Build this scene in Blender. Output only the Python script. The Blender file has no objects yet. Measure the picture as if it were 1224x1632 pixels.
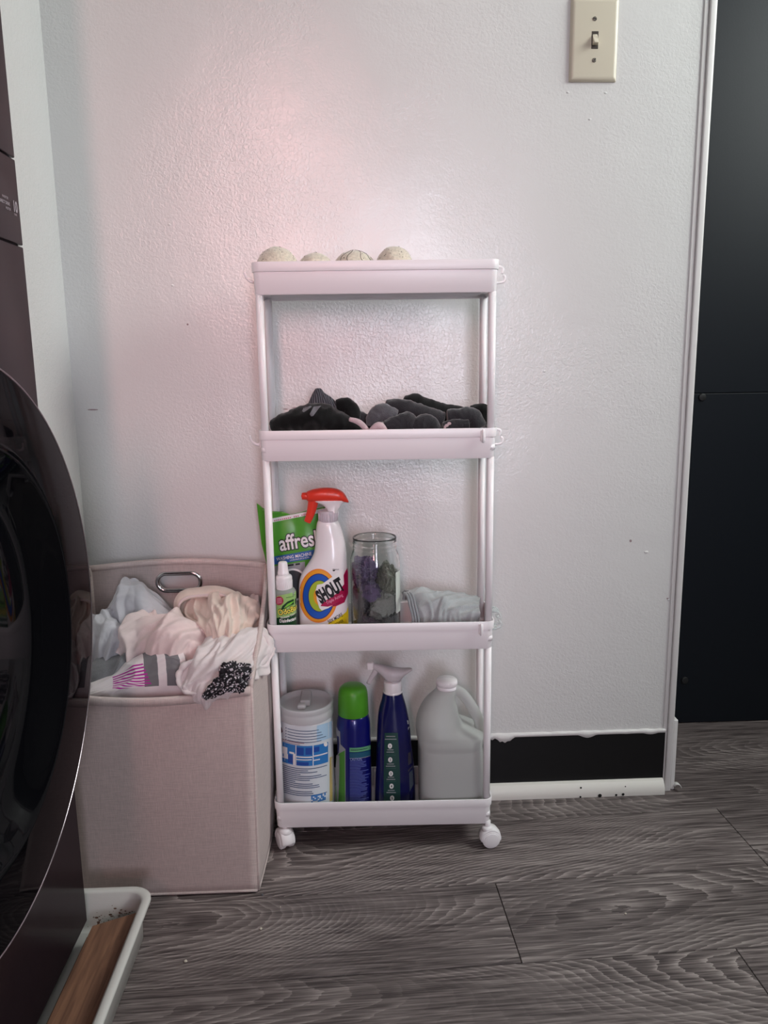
import bpy, bmesh, math, random
from math import sin, cos, pi, sqrt, radians as R
from mathutils import Vector as V, Matrix, noise
random.seed(7)
D = bpy.data; SC = bpy.context.scene; COL = SC.collection

# ------------------------------------------------------------------ camera
F = 1226.0
CAM = V((0.1491, -1.35, 0.8133))
ROW = (V((0.9992, -0.0390, -0.0133)), V((-0.0203, -0.1828, -0.9829)), V((0.0359, 0.9824, -0.1835)))
cd = D.cameras.new('camera'); cam = D.objects.new('camera', cd); COL.objects.link(cam)
r_, d_, f_ = ROW
f_ = f_.normalized(); r_ = (r_ - f_ * r_.dot(f_)).normalized(); d_ = f_.cross(r_)
cam.matrix_world = Matrix(((r_.x, -d_.x, -f_.x, CAM.x), (r_.y, -d_.y, -f_.y, CAM.y), (r_.z, -d_.z, -f_.z, CAM.z), (0, 0, 0, 1)))
cd.sensor_fit = 'VERTICAL'; cd.sensor_height = 36; cd.lens = 36 * F / 1632; cd.clip_start = .02
SC.camera = cam

# ------------------------------------------------------------------ light and exposure
SC.view_settings.view_transform = 'Standard'; SC.view_settings.look = 'None'
SC.view_settings.gamma = 1; SC.view_settings.use_curve_mapping = False
SC.view_settings.exposure = 0.03
w = D.worlds.new('world'); SC.world = w; w.use_nodes = True
w.node_tree.nodes['Background'].inputs[0].default_value = (.8, .88, 1, 1)
w.node_tree.nodes['Background'].inputs[1].default_value = .4

def area(name, loc, target, sx, sy, power, color, spread=180):
    l = D.lights.new(name, 'AREA'); l.shape = 'RECTANGLE'; l.size = sx; l.size_y = sy
    l.energy = power; l.color = color; l.spread = R(spread)
    o = D.objects.new(name, l); COL.objects.link(o); o.location = loc
    o.rotation_euler = (V(target) - V(loc)).to_track_quat('-Z', 'Y').to_euler()
    return o
area('pink_lamp', (-.15, -2.6, 1.55), (-.03, 0, .90), .20, 1.0, 1.0, (1, .48, .48), 38)
area('lavender_window', (.52, -2.9, .95), (.20, 0, .70), .35, 1.3, 1.75, (.88, .87, 1), 42)
area('side_window', (1.70, -.48, 1.62), (-.3, -.2, 1.05), .72, .9, 33, (.94, 1, .96))
area('overhead_fill', (.6, -2.0, 2.36), (.5, -1.6, 0), .6, .6, 3.4, (.98, 1, .98))  # unseen neutral fill added overhead to lift the dim lower parts

def ray(u, v):
    return r_ * ((u - 612) / F) + d_ * ((v - 816) / F) + f_
def P(u, v, Y):
    """world point at depth Y seen at photograph coordinates (u, v)"""
    d = ray(u, v); return CAM + d * ((Y - CAM.y) / d.y)

# ------------------------------------------------------------------ materials
def nt(name):
    m = D.materials.new(name); m.use_nodes = True
    t = m.node_tree; b = t.nodes['Principled BSDF']
    return m, t, b
def mat(name, col, rough=.5, metal=0, trans=0, bump=None, ior=1.45, coat=0, spec=None, sub=0, vary=None, alpha=1, sheen=0):
    m, t, b = nt(name)
    b.inputs['Base Color'].default_value = (*col, 1); b.inputs['Roughness'].default_value = rough
    b.inputs['Metallic'].default_value = metal; b.inputs['Transmission Weight'].default_value = trans
    b.inputs['IOR'].default_value = ior; b.inputs['Coat Weight'].default_value = coat
    b.inputs['Alpha'].default_value = alpha
    b.inputs['Sheen Weight'].default_value = sheen
    if spec is not None: b.inputs['Specular IOR Level'].default_value = spec
    if sub:
        b.inputs['Subsurface Weight'].default_value = sub; b.inputs['Subsurface Radius'].default_value = (.01, .01, .01)
    tc = t.nodes.new('ShaderNodeTexCoord')
    if vary:
        n = t.nodes.new('ShaderNodeTexNoise'); n.inputs['Scale'].default_value = vary[0]; n.inputs['Detail'].default_value = 5
        t.links.new(tc.outputs['Object'], n.inputs['Vector'])
        cr = t.nodes.new('ShaderNodeValToRGB'); cr.color_ramp.elements[0].position = .35; cr.color_ramp.elements[1].position = .65
        cr.color_ramp.elements[0].color = (*[c * vary[1] for c in col], 1); cr.color_ramp.elements[1].color = (*col, 1)
        t.links.new(n.outputs[0], cr.inputs[0]); t.links.new(cr.outputs[0], b.inputs['Base Color'])
    if bump:
        n = t.nodes.new('ShaderNodeTexNoise'); n.inputs['Scale'].default_value = bump[0]; n.inputs['Detail'].default_value = bump[2] if len(bump) > 2 else 3
        t.links.new(tc.outputs['Object'], n.inputs['Vector'])
        bp = t.nodes.new('ShaderNodeBump'); bp.inputs['Strength'].default_value = bump[1]; bp.inputs['Distance'].default_value = .001
        t.links.new(n.outputs[0], bp.inputs['Height']); t.links.new(bp.outputs[0], b.inputs['Normal'])
    return m
def s2l(*c):
    return tuple(((x / 255) / 12.92 if x / 255 < .04045 else ((x / 255 + .055) / 1.055) ** 2.4) for x in c)

def wall_material():
    m, t, b = nt('wall_paint')
    b.inputs['Base Color'].default_value = (*s2l(220, 219, 218), 1); b.inputs['Roughness'].default_value = .22
    tc = t.nodes.new('ShaderNodeTexCoord')
    n = t.nodes.new('ShaderNodeTexNoise'); n.inputs['Scale'].default_value = 210; n.inputs['Detail'].default_value = 2; n.inputs['Distortion'].default_value = .6
    n2 = t.nodes.new('ShaderNodeTexNoise'); n2.inputs['Scale'].default_value = 9; n2.inputs['Detail'].default_value = 3
    n3 = t.nodes.new('ShaderNodeTexNoise'); n3.inputs['Scale'].default_value = 3.2; n3.inputs['Detail'].default_value = 2
    mp = t.nodes.new('ShaderNodeMapRange'); mp.inputs[1].default_value = .38; mp.inputs[2].default_value = .6; mp.inputs[3].default_value = .25; mp.inputs[4].default_value = 1
    for q in (n, n2, n3): t.links.new(tc.outputs['Object'], q.inputs['Vector'])
    t.links.new(n3.outputs[0], mp.inputs[0])
    b1 = t.nodes.new('ShaderNodeBump'); b1.inputs['Distance'].default_value = .0009
    t.links.new(mp.outputs[0], b1.inputs['Strength']); t.links.new(n.outputs[0], b1.inputs['Height'])
    b2 = t.nodes.new('ShaderNodeBump'); b2.inputs['Distance'].default_value = .006; b2.inputs['Strength'].default_value = .35
    t.links.new(n2.outputs[0], b2.inputs['Height']); t.links.new(b1.outputs[0], b2.inputs['Normal'])
    t.links.new(b2.outputs[0], b.inputs['Normal'])
    return m
def fabric(name, col, dark=.8, weave=900, sheen=.2, bump=.25, rough=.85):
    m, t, b = nt(name)
    b.inputs['Roughness'].default_value = rough; b.inputs['Sheen Weight'].default_value = sheen
    b.inputs['Specular IOR Level'].default_value = .2
    tc = t.nodes.new('ShaderNodeTexCoord')
    n = t.nodes.new('ShaderNodeTexNoise'); n.inputs['Scale'].default_value = weave; n.inputs['Detail'].default_value = 2
    n2 = t.nodes.new('ShaderNodeTexNoise'); n2.inputs['Scale'].default_value = weave / 25; n2.inputs['Detail'].default_value = 6
    mx = t.nodes.new('ShaderNodeMath'); mx.operation = 'MULTIPLY'
    t.links.new(tc.outputs['Object'], n.inputs['Vector']); t.links.new(tc.outputs['Object'], n2.inputs['Vector'])
    t.links.new(n.outputs[0], mx.inputs[0]); t.links.new(n2.outputs[0], mx.inputs[1])
    cr = t.nodes.new('ShaderNodeValToRGB'); cr.color_ramp.elements[0].position = .12; cr.color_ramp.elements[1].position = .36
    cr.color_ramp.elements[0].color = (*[c * dark for c in col], 1); cr.color_ramp.elements[1].color = (*col, 1)
    t.links.new(mx.outputs[0], cr.inputs[0]); t.links.new(cr.outputs[0], b.inputs['Base Color'])
    bp = t.nodes.new('ShaderNodeBump'); bp.inputs['Strength'].default_value = bump; bp.inputs['Distance'].default_value = .001
    t.links.new(n.outputs[0], bp.inputs['Height']); t.links.new(bp.outputs[0], b.inputs['Normal'])
    return m
def linen(name, col, dark=.78):
    """woven linen: crossed stretched noises"""
    m, t, b = nt(name)
    b.inputs['Roughness'].default_value = .8; b.inputs['Sheen Weight'].default_value = .15; b.inputs['Specular IOR Level'].default_value = .25
    tc = t.nodes.new('ShaderNodeTexCoord'); outs = []
    for sc in ((60, 60, 1400), (1400, 1400, 60)):
        mp = t.nodes.new('ShaderNodeMapping'); mp.inputs['Scale'].default_value = sc
        n = t.nodes.new('ShaderNodeTexNoise'); n.inputs['Scale'].default_value = 1; n.inputs['Detail'].default_value = 3
        t.links.new(tc.outputs['Object'], mp.inputs[0]); t.links.new(mp.outputs[0], n.inputs['Vector']); outs.append(n.outputs[0])
    mx = t.nodes.new('ShaderNodeMath'); mx.operation = 'ADD'
    t.links.new(outs[0], mx.inputs[0]); t.links.new(outs[1], mx.inputs[1])
    cr = t.nodes.new('ShaderNodeMapRange'); cr.inputs[1].default_value = .75; cr.inputs[2].default_value = 1.25
    t.links.new(mx.outputs[0], cr.inputs[0])
    mc = t.nodes.new('ShaderNodeMix'); mc.data_type = 'RGBA'
    mc.inputs[6].default_value = (*[c * dark for c in col], 1); mc.inputs[7].default_value = (*col, 1)
    t.links.new(cr.outputs[0], mc.inputs[0]); t.links.new(mc.outputs[2], b.inputs['Base Color'])
    bp = t.nodes.new('ShaderNodeBump'); bp.inputs['Strength'].default_value = .4; bp.inputs['Distance'].default_value = .0006
    t.links.new(mx.outputs[0], bp.inputs['Height']); t.links.new(bp.outputs[0], b.inputs['Normal'])
    return m
def wood_floor():
    m, t, b = nt('floor_vinyl_wood')
    N = t.nodes; L = t.links
    uv = N.new('ShaderNodeUVMap'); uv.uv_map = 'UVMap'
    def mapping(s):
        q = N.new('ShaderNodeMapping'); q.inputs['Scale'].default_value = s; L.new(uv.outputs[0], q.inputs[0]); return q
    def nz(s, scale=1, det=2, dist=0):
        q = N.new('ShaderNodeTexNoise'); q.inputs['Scale'].default_value = scale; q.inputs['Detail'].default_value = det; q.inputs['Distortion'].default_value = dist
        L.new(mapping(s).outputs[0], q.inputs['Vector']); return q
    def mth(op, a, bb=None, c=None):
        q = N.new('ShaderNodeMath'); q.operation = op
        for i, x in enumerate((a, bb, c)):
            if x is None: continue
            if isinstance(x, (int, float)): q.inputs[i].default_value = x
            else: L.new(x, q.inputs[i])
        return q.outputs[0]
    big = nz((1.3, 3.8, 1), 1, .5, .05)          # height field whose contour lines are the cathedral figure
    wob = nz((14, 46, 1), 1, 3); wob2 = nz((30, 300, 1), 1, 2)
    ph = mth('ADD', mth('MULTIPLY', big.outputs[0], 430), mth('ADD', mth('MULTIPLY', wob.outputs[0], 9.0), mth('MULTIPLY', wob2.outputs[0], 2.0)))
    ring = mth('POWER', mth('FRACT', mth('MULTIPLY', ph, .159)), 3.0)
    gate = nz((1.6, 5.5, 1), 1, 2)
    gm = N.new('ShaderNodeMapRange'); gm.inputs[1].default_value = .44; gm.inputs[2].default_value = .58; gm.inputs[3].default_value = .10; L.new(gate.outputs[0], gm.inputs[0])
    ring = mth('MULTIPLY', ring, gm.outputs[0])
    fine = nz((13, 330, 1), 1, 4, .1)
    mid = nz((5, 80, 1), 1, 3, .1)
    blot = nz((1.6, 10, 1), 1, 3)
    val = mth('ADD', mth('MULTIPLY', fine.outputs[0], .72), mth('MULTIPLY', mid.outputs[0], .40))
    val = mth('ADD', val, mth('MULTIPLY', ring, .30))
    val = mth('ADD', val, mth('MULTIPLY', blot.outputs[0], .22))
    knot = N.new('ShaderNodeTexVoronoi'); knot.inputs['Scale'].default_value = 1; L.new(mapping((3.3, 9.5, 1)).outputs[0], knot.inputs['Vector'])
    kk = N.new('ShaderNodeMapRange'); kk.inputs[1].default_value = .02; kk.inputs[2].default_value = .16; kk.inputs[3].default_value = -.16; kk.inputs[4].default_value = 0; L.new(knot.outputs['Distance'], kk.inputs[0])
    val = mth('ADD', val, kk.outputs[0])
    cr = N.new('ShaderNodeValToRGB'); e = cr.color_ramp.elements
    e[0].position = .55; e[0].color = (*s2l(70, 62, 62), 1); e[1].position = .98; e[1].color = (*s2l(168, 157, 154), 1)
    q = e.new(.72); q.color = (*s2l(113, 103, 102), 1)
    L.new(val, cr.inputs[0])
    at = N.new('ShaderNodeAttribute'); at.attribute_name = 'tone'; at.attribute_type = 'GEOMETRY'
    hs = N.new('ShaderNodeHueSaturation'); L.new(cr.outputs[0], hs.inputs['Color']); L.new(at.outputs['Fac'], hs.inputs['Value'])
    L.new(hs.outputs[0], b.inputs['Base Color'])
    b.inputs['Roughness'].default_value = .42; b.inputs['Specular IOR Level'].default_value = .35
    bp = N.new('ShaderNodeBump'); bp.inputs['Strength'].default_value = .35; bp.inputs['Distance'].default_value = .0008
    L.new(val, bp.inputs['Height']); L.new(bp.outputs[0], b.inputs['Normal'])
    return m

M_wall = wall_material()
M_trim = mat('trim_paint', s2l(225, 222, 221), .35, bump=(60, .3))
M_shoe = mat('shoe_molding_paint', s2l(232, 228, 222), .35, bump=(80, .15))
M_ceil = mat('ceiling_paint', (.8, .8, .8), .8)
M_floor = wood_floor()
M_room = mat('room_paint', (.42, .41, .41), .8)
M_sub = mat('subfloor', (.012, .011, .011), .8)
M_blackbase = mat('black_baseboard', (.004, .004, .005), .35, bump=(50, .4))
M_black = mat('black_panel', (.006, .008, .012), .45, spec=.27, bump=(300, .06))
M_button = mat('black_button', (.012, .012, .013), .45)
M_plastic = mat('white_plastic', s2l(242, 238, 240), .33, bump=(200, .03), sub=.0)
M_clear = mat('translucent_plastic', (.9, .93, .93), .25, trans=.7, ior=1.2)
M_plum = mat('plum_steel', s2l(46, 35, 40), .2, ior=1.08)
M_dark = mat('dark_gap', (.004, .004, .004), .6)
M_door = mat('tinted_door_glass', (.003, .0025, .0035), .03, ior=1.10)
M_bowl = mat('door_bowl_glass', (.003, .003, .004), .04, ior=1.2)
M_chrome = mat('chrome', (.55, .54, .55), .12, metal=1)
M_print = mat('silver_print', s2l(168, 158, 165), .5)
M_pan = mat('pan_plastic', s2l(222, 220, 216), .4, bump=(120, .15))
M_hamper = linen('hamper_linen', s2l(212, 192, 188))
M_hampin = linen('hamper_lining', s2l(196, 180, 177))
M_bind = linen('hamper_binding', s2l(218, 200, 196))
M_ivory = mat('ivory_plastic', s2l(206, 198, 180), .33, bump=(90, .05))
M_ivory_d = mat('switch_slot', s2l(60, 52, 46), .6)
M_screw = mat('old_screw', s2l(120, 114, 106), .4, metal=.8)
M_wool = fabric('dryer_wool', s2l(214, 206, 188), .72, 260, .5, .9, .95)
M_thread = mat('dark_thread', s2l(60, 52, 46), .9)

# ------------------------------------------------------------------ object helpers
def link(o, parent=None):
    COL.objects.link(o)
    if parent is not None: o.parent = parent
    return o
def obj(name, bm, m, parent=None, smooth=True, recalc=True):
    if recalc: bmesh.ops.recalc_face_normals(bm, faces=bm.faces)
    me = D.meshes.new(name); bm.to_mesh(me); bm.free()
    for x in (m if isinstance(m, (list, tuple)) else [m]): me.materials.append(x)
    if smooth:
        for p in me.polygons: p.use_smooth = True
    return link(D.objects.new(name, me), parent)
def autos(o, ang=35):
    """sharp edges by angle"""
    me = o.data; bm = bmesh.new(); bm.from_mesh(me)
    for e in bm.edges:
        if len(e.link_faces) == 2 and e.calc_face_angle(0) > R(ang): e.smooth = False
    bm.to_mesh(me); bm.free(); return o
def tag(o, label=None, cat=None, group=None, kind=None):
    if label: o['label'] = label
    if cat: o['category'] = cat
    if group: o['group'] = group
    if kind: o['kind'] = kind
    return o
def thing(name, loc, label, cat, group=None, rz=0):
    o = D.objects.new(name, None); COL.objects.link(o); o.location = loc; o.rotation_euler = (0, 0, rz)
    o.empty_display_size = .02
    return tag(o, label, cat, group)
def rebase(root):
    """children were modelled in world space: bring their meshes under the root's frame"""
    bpy.context.view_layer.update()
    def go(o):
        for c in o.children:
            if c.type == 'MESH' and not c.get('_rb'):
                inv = root.matrix_world.inverted(); c.data.transform(inv); c['_rb'] = 1
            go(c)
    go(root)
    for o in D.objects:
        if '_rb' in o: pass
def box(bm, x0, x1, y0, y1, z0, z1, bev=0, seg=2, mi=0):
    r = bmesh.ops.create_cube(bm, size=1); vs = r['verts']
    for v in vs: v.co = V(((x0 + x1) / 2 + v.co.x * (x1 - x0), (y0 + y1) / 2 + v.co.y * (y1 - y0), (z0 + z1) / 2 + v.co.z * (z1 - z0)))
    fs = set(f for v in vs for f in v.link_faces)
    for f in fs: f.material_index = mi
    if bev:
        es = list(set(e for v in vs for e in v.link_edges))
        bmesh.ops.bevel(bm, geom=es, offset=bev, segments=seg, profile=.5, affect='EDGES')
def cyl(bm, c, axis, r1, r2, h, seg=32, bev=0):
    a = V(axis).normalized(); rot = V((0, 0, 1)).rotation_difference(a).to_matrix().to_4x4()
    r = bmesh.ops.create_cone(bm, cap_ends=True, segments=seg, radius1=r1, radius2=r2, depth=h, matrix=Matrix.Translation(V(c)) @ rot)
    if bev:
        es = [e for e in set(e for v in r['verts'] for e in v.link_edges) if any(len(f.verts) > 4 for f in e.link_faces)]
        bmesh.ops.bevel(bm, geom=es, offset=bev, segments=2, profile=.5, affect='EDGES')
def crom(a, b, c, d, t):
    return .5 * ((2 * b) + (-a + c) * t + (2 * a - 5 * b + 4 * c - d) * t * t + (-a + 3 * b - 3 * c + d) * t ** 3)
def spl(pts, n):
    """Catmull-Rom through tuples"""
    pts = [tuple(p) for p in pts]; out = []; m = len(pts) - 1
    for i in range(n + 1):
        s = i / n * m; k = min(int(s), m - 1); t = s - k
        q = [pts[max(0, min(m, k + j))] for j in (-1, 0, 1, 2)]
        out.append(tuple(crom(q[0][c], q[1][c], q[2][c], q[3][c], t) for c in range(len(pts[0]))))
    return out
def sweep(bm, pts, rad, seg=10, caps=True, flat=None, up=None):
    """tube through points; rad number or list; flat = (a, b) scale of section"""
    pts = [V(p) for p in pts]; n = len(pts); rings = []
    t0 = (pts[1] - pts[0]).normalized()
    ref = V(up) if up else (V((0, 0, 1)) if abs(t0.z) < .9 else V((1, 0, 0)))
    for i, p in enumerate(pts):
        t = (pts[min(i + 1, n - 1)] - pts[max(i - 1, 0)]).normalized()
        x = ref.cross(t)
        if x.length < 1e-5: x = V((1, 0, 0))
        x.normalize(); y = t.cross(x)
        if not up: ref = y
        r = rad[i] if isinstance(rad, (list, tuple)) else rad
        fa, fb = flat if flat else (1, 1)
        rings.append([bm.verts.new(p + x * (cos(2 * pi * k / seg) * r * fa) + y * (sin(2 * pi * k / seg) * r * fb)) for k in range(seg)])
    for i in range(n - 1):
        for k in range(seg):
            bm.faces.new((rings[i][k], rings[i][(k + 1) % seg], rings[i + 1][(k + 1) % seg], rings[i + 1][k]))
    if caps:
        bm.faces.new(rings[0][::-1]); bm.faces.new(rings[-1])
    return rings
def lathe(bm, prof, c=(0, 0, 0), seg=48, sx=1, sy=1, closed=False):
    """prof list of (r, z)"""
    rings = []
    for r, z in prof:
        if r < 1e-6: rings.append([bm.verts.new((c[0], c[1], c[2] + z))])
        else: rings.append([bm.verts.new((c[0] + cos(2 * pi * k / seg) * r * sx, c[1] + sin(2 * pi * k / seg) * r * sy, c[2] + z)) for k in range(seg)])
    prs = list(zip(rings, rings[1:])) + ([(rings[-1], rings[0])] if closed else [])
    for a, b in prs:
        if len(a) == 1 and len(b) == 1: continue
        for k in range(seg):
            k2 = (k + 1) % seg
            if len(a) == 1: bm.faces.new((a[0], b[k], b[k2]))
            elif len(b) == 1: bm.faces.new((a[k], b[0], a[k2]))
            else: bm.faces.new((a[k], b[k], b[k2], a[k2]))
    return rings
class Loft:
    """vertical body of superellipse sections (z, cx, cy, a, b, n)"""
    def __init__(s, secs, n=40): s.s = spl(secs, n)
    def at(s, z):
        q = s.s
        if z <= q[0][0]: return q[0]
        for a, b in zip(q, q[1:]):
            if z <= b[0]:
                t = (z - a[0]) / max(1e-9, b[0] - a[0]); return tuple(x + (y - x) * t for x, y in zip(a, b))
        return q[-1]
    def surf(s, x, z):
        _, cx, cy, a, b, n = s.at(z); u = min(.985, abs((x - cx) / a))
        return cy - b * (1 - u ** n) ** (1 / n)
    def build(s, bm, seg=48, caps=True, off=0):
        rings = []
        for z, cx, cy, a, b, n in s.s:
            ring = []
            for k in range(seg):
                t = 2 * pi * k / seg; c, q = cos(t), sin(t)
                ring.append(bm.verts.new((cx + (a + off) * math.copysign(abs(c) ** (2 / n), c), cy + (b + off) * math.copysign(abs(q) ** (2 / n), q), z)))
            rings.append(ring)
        for A, B in zip(rings, rings[1:]):
            for k in range(seg): bm.faces.new((A[k], A[(k + 1) % seg], B[(k + 1) % seg], B[k]))
        if caps: bm.faces.new(rings[0][::-1]); bm.faces.new(rings[-1])
def hloft(bm, secs, seg=20, n=24):
    """horizontal body along x: (x, cy, z_low, z_high, half width in y)"""
    rings = []
    for x, cy, zl, zh, b in spl(secs, n):
        zc, a = (zl + zh) / 2, (zh - zl) / 2
        rings.append([bm.verts.new((x, cy + b * math.copysign(abs(cos(2 * pi * k / seg)) ** .8, cos(2 * pi * k / seg)), zc + a * math.copysign(abs(sin(2 * pi * k / seg)) ** .8, sin(2 * pi * k / seg)))) for k in range(seg)])
    for A, B in zip(rings, rings[1:]):
        for k in range(seg): bm.faces.new((A[k], A[(k + 1) % seg], B[(k + 1) % seg], B[k]))
    bm.faces.new(rings[0][::-1]); bm.faces.new(rings[-1])

# ---- printed decals: flat shapes given in photograph coordinates, laid on a real surface
def cutgrid(bm, step):
    xs = [v.co.x for v in bm.verts]; ys = [v.co.y for v in bm.verts]
    for lo, hi, nrm in ((min(xs), max(xs), (1, 0, 0)), (min(ys), max(ys), (0, 1, 0))):
        k = lo + step
        while k < hi:
            co = (k, 0, 0) if nrm[0] else (0, k, 0)
            bmesh.ops.bisect_plane(bm, geom=bm.verts[:] + bm.edges[:] + bm.faces[:], plane_co=co, plane_no=nrm); k += step
def project(bm, surf, lift):
    for v in bm.verts:
        u, w = v.co.x, v.co.y; Y = -.1
        for _ in range(6):
            p = P(u, w, Y); Y = surf(p.x, p.z) - lift
        v.co = P(u, w, Y)
def decal(name, polys, m, parent, surf, lift=.0005, step=5):
    bm = bmesh.new()
    for pl in polys:
        bm.faces.new([bm.verts.new((a, b, 0)) for a, b in pl])
    cutgrid(bm, step); project(bm, surf, lift)
    return obj(name, bm, m, parent, recalc=False)
def ell(cu, cv, a, b, n=40, rot=0, t0=0, t1=360):
    o = []
    for k in range(n if t1 - t0 >= 360 else n + 1):
        t = R(t0 + (t1 - t0) * k / n); x, y = a * cos(t), b * sin(t)
        o.append((cu + x * cos(rot) - y * sin(rot), cv + x * sin(rot) + y * cos(rot)))
    return o
def text_bm(s, size, xs=1.0, off=0.0, shear=0, align='LEFT'):
    c = D.curves.new('t', 'FONT'); c.body = s; c.size = size; c.offset = off * size; c.shear = shear; c.align_x = align
    c.resolution_u = 3; c.fill_mode = 'FRONT'
    o = D.objects.new('t', c); COL.objects.link(o); dg = bpy.context.evaluated_depsgraph_get()
    me = D.meshes.new_from_object(o.evaluated_get(dg)); bm = bmesh.new(); bm.from_mesh(me)
    D.meshes.remove(me); D.objects.remove(o); D.curves.remove(c)
    for v in bm.verts: v.co.x *= xs
    bmesh.ops.triangulate(bm, faces=bm.faces)
    return bm
def ptext(name, s, u, v, size, m, parent, surf, ang=0, xs=1.0, off=0.0, shear=0, lift=.0009, align='LEFT', step=6, bend=0, wrap=None):
    bm = text_bm(s, size, xs, off, shear, align); a = R(ang)
    for q in bm.verts:
        x, y = q.co.x, -q.co.y + bend * q.co.x ** 2
        q.co = V((u + x * cos(a) + y * sin(a), v - x * sin(a) + y * cos(a), 0))
    cutgrid(bm, step)
    if wrap:                                   # run round a cylinder (cx, cy, r) from the anchor
        cx, cy, r = wrap; p0 = P(u, v, cy - r); a0 = math.asin(max(-1, min(1, (p0.x - cx) / r)))
        for q in bm.verts:
            p = P(q.co.x, q.co.y, cy - r); th = a0 + (p.x - p0.x) / r
            q.co = V((cx + (r + lift) * sin(th), cy - (r + lift) * cos(th), p.z))
    else: project(bm, surf, lift)
    return obj(name, bm, m, parent, recalc=False)
def stripes(u0, u1, v0, v1, n, thick, slope=0.0, jag=.25, bend=0):
    """rows of tiny unreadable print as thin bars"""
    out = []
    for i in range(n):
        v = v0 + (v1 - v0) * i / max(1, n - 1); e = u1 - (u1 - u0) * jag * random.random() ** 2
        k = 6
        top = [(u0 + (e - u0) * j / k, v + slope * (e - u0) * j / k + bend * (1 - ((u0 + (e - u0) * j / k - (u0 + u1) / 2) / ((u1 - u0) / 2)) ** 2)) for j in range(k + 1)]
        out.append(top + [(a, b + thick) for a, b in reversed(top)])
    return out

# ------------------------------------------------------------------ the setting
XL, XR = -.331, .731
def struct(name, bm, m, parent=None, smooth=False):
    o = obj(name, bm, m, parent, smooth=smooth)
    if parent is None: o['kind'] = 'structure'
    return o
bm = bmesh.new(); box(bm, XL - .1, XR + .012, 0, .12, 0, 2.4); wall_back = struct('wall_back', bm, M_wall)
bm = bmesh.new(); box(bm, -1.05, XL, -.310, 0, 0, 2.4); box(bm, -1.05, XL, -3.4, -1.06, 0, 2.4); box(bm, -1.15, -1.05, -1.06, -.310, 0, 2.4)
struct('wall_left', bm, M_wall)
bm = bmesh.new(); box(bm, 1.75, 1.85, -3.4, 1.2, 0, 2.4); struct('wall_right', bm, M_room)
bm = bmesh.new(); box(bm, -1.15, 2.4, -3.5, -3.4, 0, 2.4); struct('wall_front', bm, M_room)
bm = bmesh.new(); box(bm, .3, 2.4, 1.2, 1.3, 0, 2.4); box(bm, .3, .4, .12, 1.2, 0, 2.4); struct('wall_alcove', bm, M_wall)
bm = bmesh.new(); box(bm, -1.15, 2.4, -3.5, 1.3, 2.4, 2.5); struct('ceiling', bm, M_ceil)

# floor: dark bed with separate planks
bm = bmesh.new(); box(bm, -1.15, 2.4, -3.5, 1.3, -.06, -.008); floor = struct('floor', bm, M_sub)
PW, PL, ang = .1695, 1.19, math.atan(.038)
ax, ay = V((cos(ang), sin(ang))), V((-sin(ang), cos(ang)))
o0 = V((0, -.2680))
joint = {0: .36, 1: .815, -1: .667, 2: .30, 3: .62, -2: .05, -3: .9}
def clip(poly, x0, x1, y0, y1):
    for a, val, s in ((0, x0, 1), (0, x1, -1), (1, y0, 1), (1, y1, -1)):
        out = []
        for i in range(len(poly)):
            p, q = poly[i], poly[(i + 1) % len(poly)]
            dp, dq = (p[a] - val) * s, (q[a] - val) * s
            if dp >= 0: out.append(p)
            if (dp > 0 > dq) or (dp < 0 < dq):
                t = dp / (dp - dq); out.append((p[0] + (q[0] - p[0]) * t, p[1] + (q[1] - p[1]) * t))
        poly = out
        if len(poly) < 3: return []
    return poly
g = .0012
for row in range(-8, 9):            # row k lies between v = (k-1)*PW and k*PW
    j = joint.get(row, random.random())
    for i in range(-3, 4):
        u0, u1, v0, v1 = j + i * PL + g / 2, j + (i + 1) * PL - g / 2, (row - 1) * PW + g / 2, row * PW - g / 2
        poly = [tuple(o0 + ax * a + ay * b) for a, b in ((u0, v0), (u1, v0), (u1, v1), (u0, v1))]
        poly = clip(poly, -1.05, 2.3, -2.2, 1.19)
        if not poly or max(p[1] for p in poly) - min(p[1] for p in poly) < .01: continue
        bm = bmesh.new(); uvl = bm.loops.layers.uv.new('UVMap'); ton = bm.verts.layers.float.new('tone')
        tv = random.uniform(.90, 1.08)
        if (row, i) in ((0, -1),): tv = 1.05
        if (row, i) in ((0, 0),): tv = .95
        if (row, i) in ((-1, 0),): tv = 1.13
        ins = [(p[0], p[1]) for p in poly]
        c0 = V((sum(p[0] for p in ins) / len(ins), sum(p[1] for p in ins) / len(ins)))
        top = [bm.verts.new((c0.x + (p[0] - c0.x) * .9992, c0.y + (p[1] - c0.y) * .996, 0)) for p in ins]
        mid = [bm.verts.new((p[0], p[1], -.0006)) for p in ins]; bot = [bm.verts.new((p[0], p[1], -.0075)) for p in ins]
        bm.faces.new(top); n = len(top)
        for k in range(n):
            bm.faces.new((top[k], mid[k], mid[(k + 1) % n], top[(k + 1) % n])); bm.faces.new((mid[k], bot[k], bot[(k + 1) % n], mid[(k + 1) % n]))
        off = V((random.uniform(0, 40), random.uniform(0, 40)))
        for v in bm.verts: v[ton] = tv
        for f in bm.faces:
            for l in f.loops:
                q = V((l.vert.co.x, l.vert.co.y)) - o0; l[uvl].uv = (q.dot(ax) + off.x, q.dot(ay) + off.y)
        obj('plank', bm, M_floor, floor, smooth=False)

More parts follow.
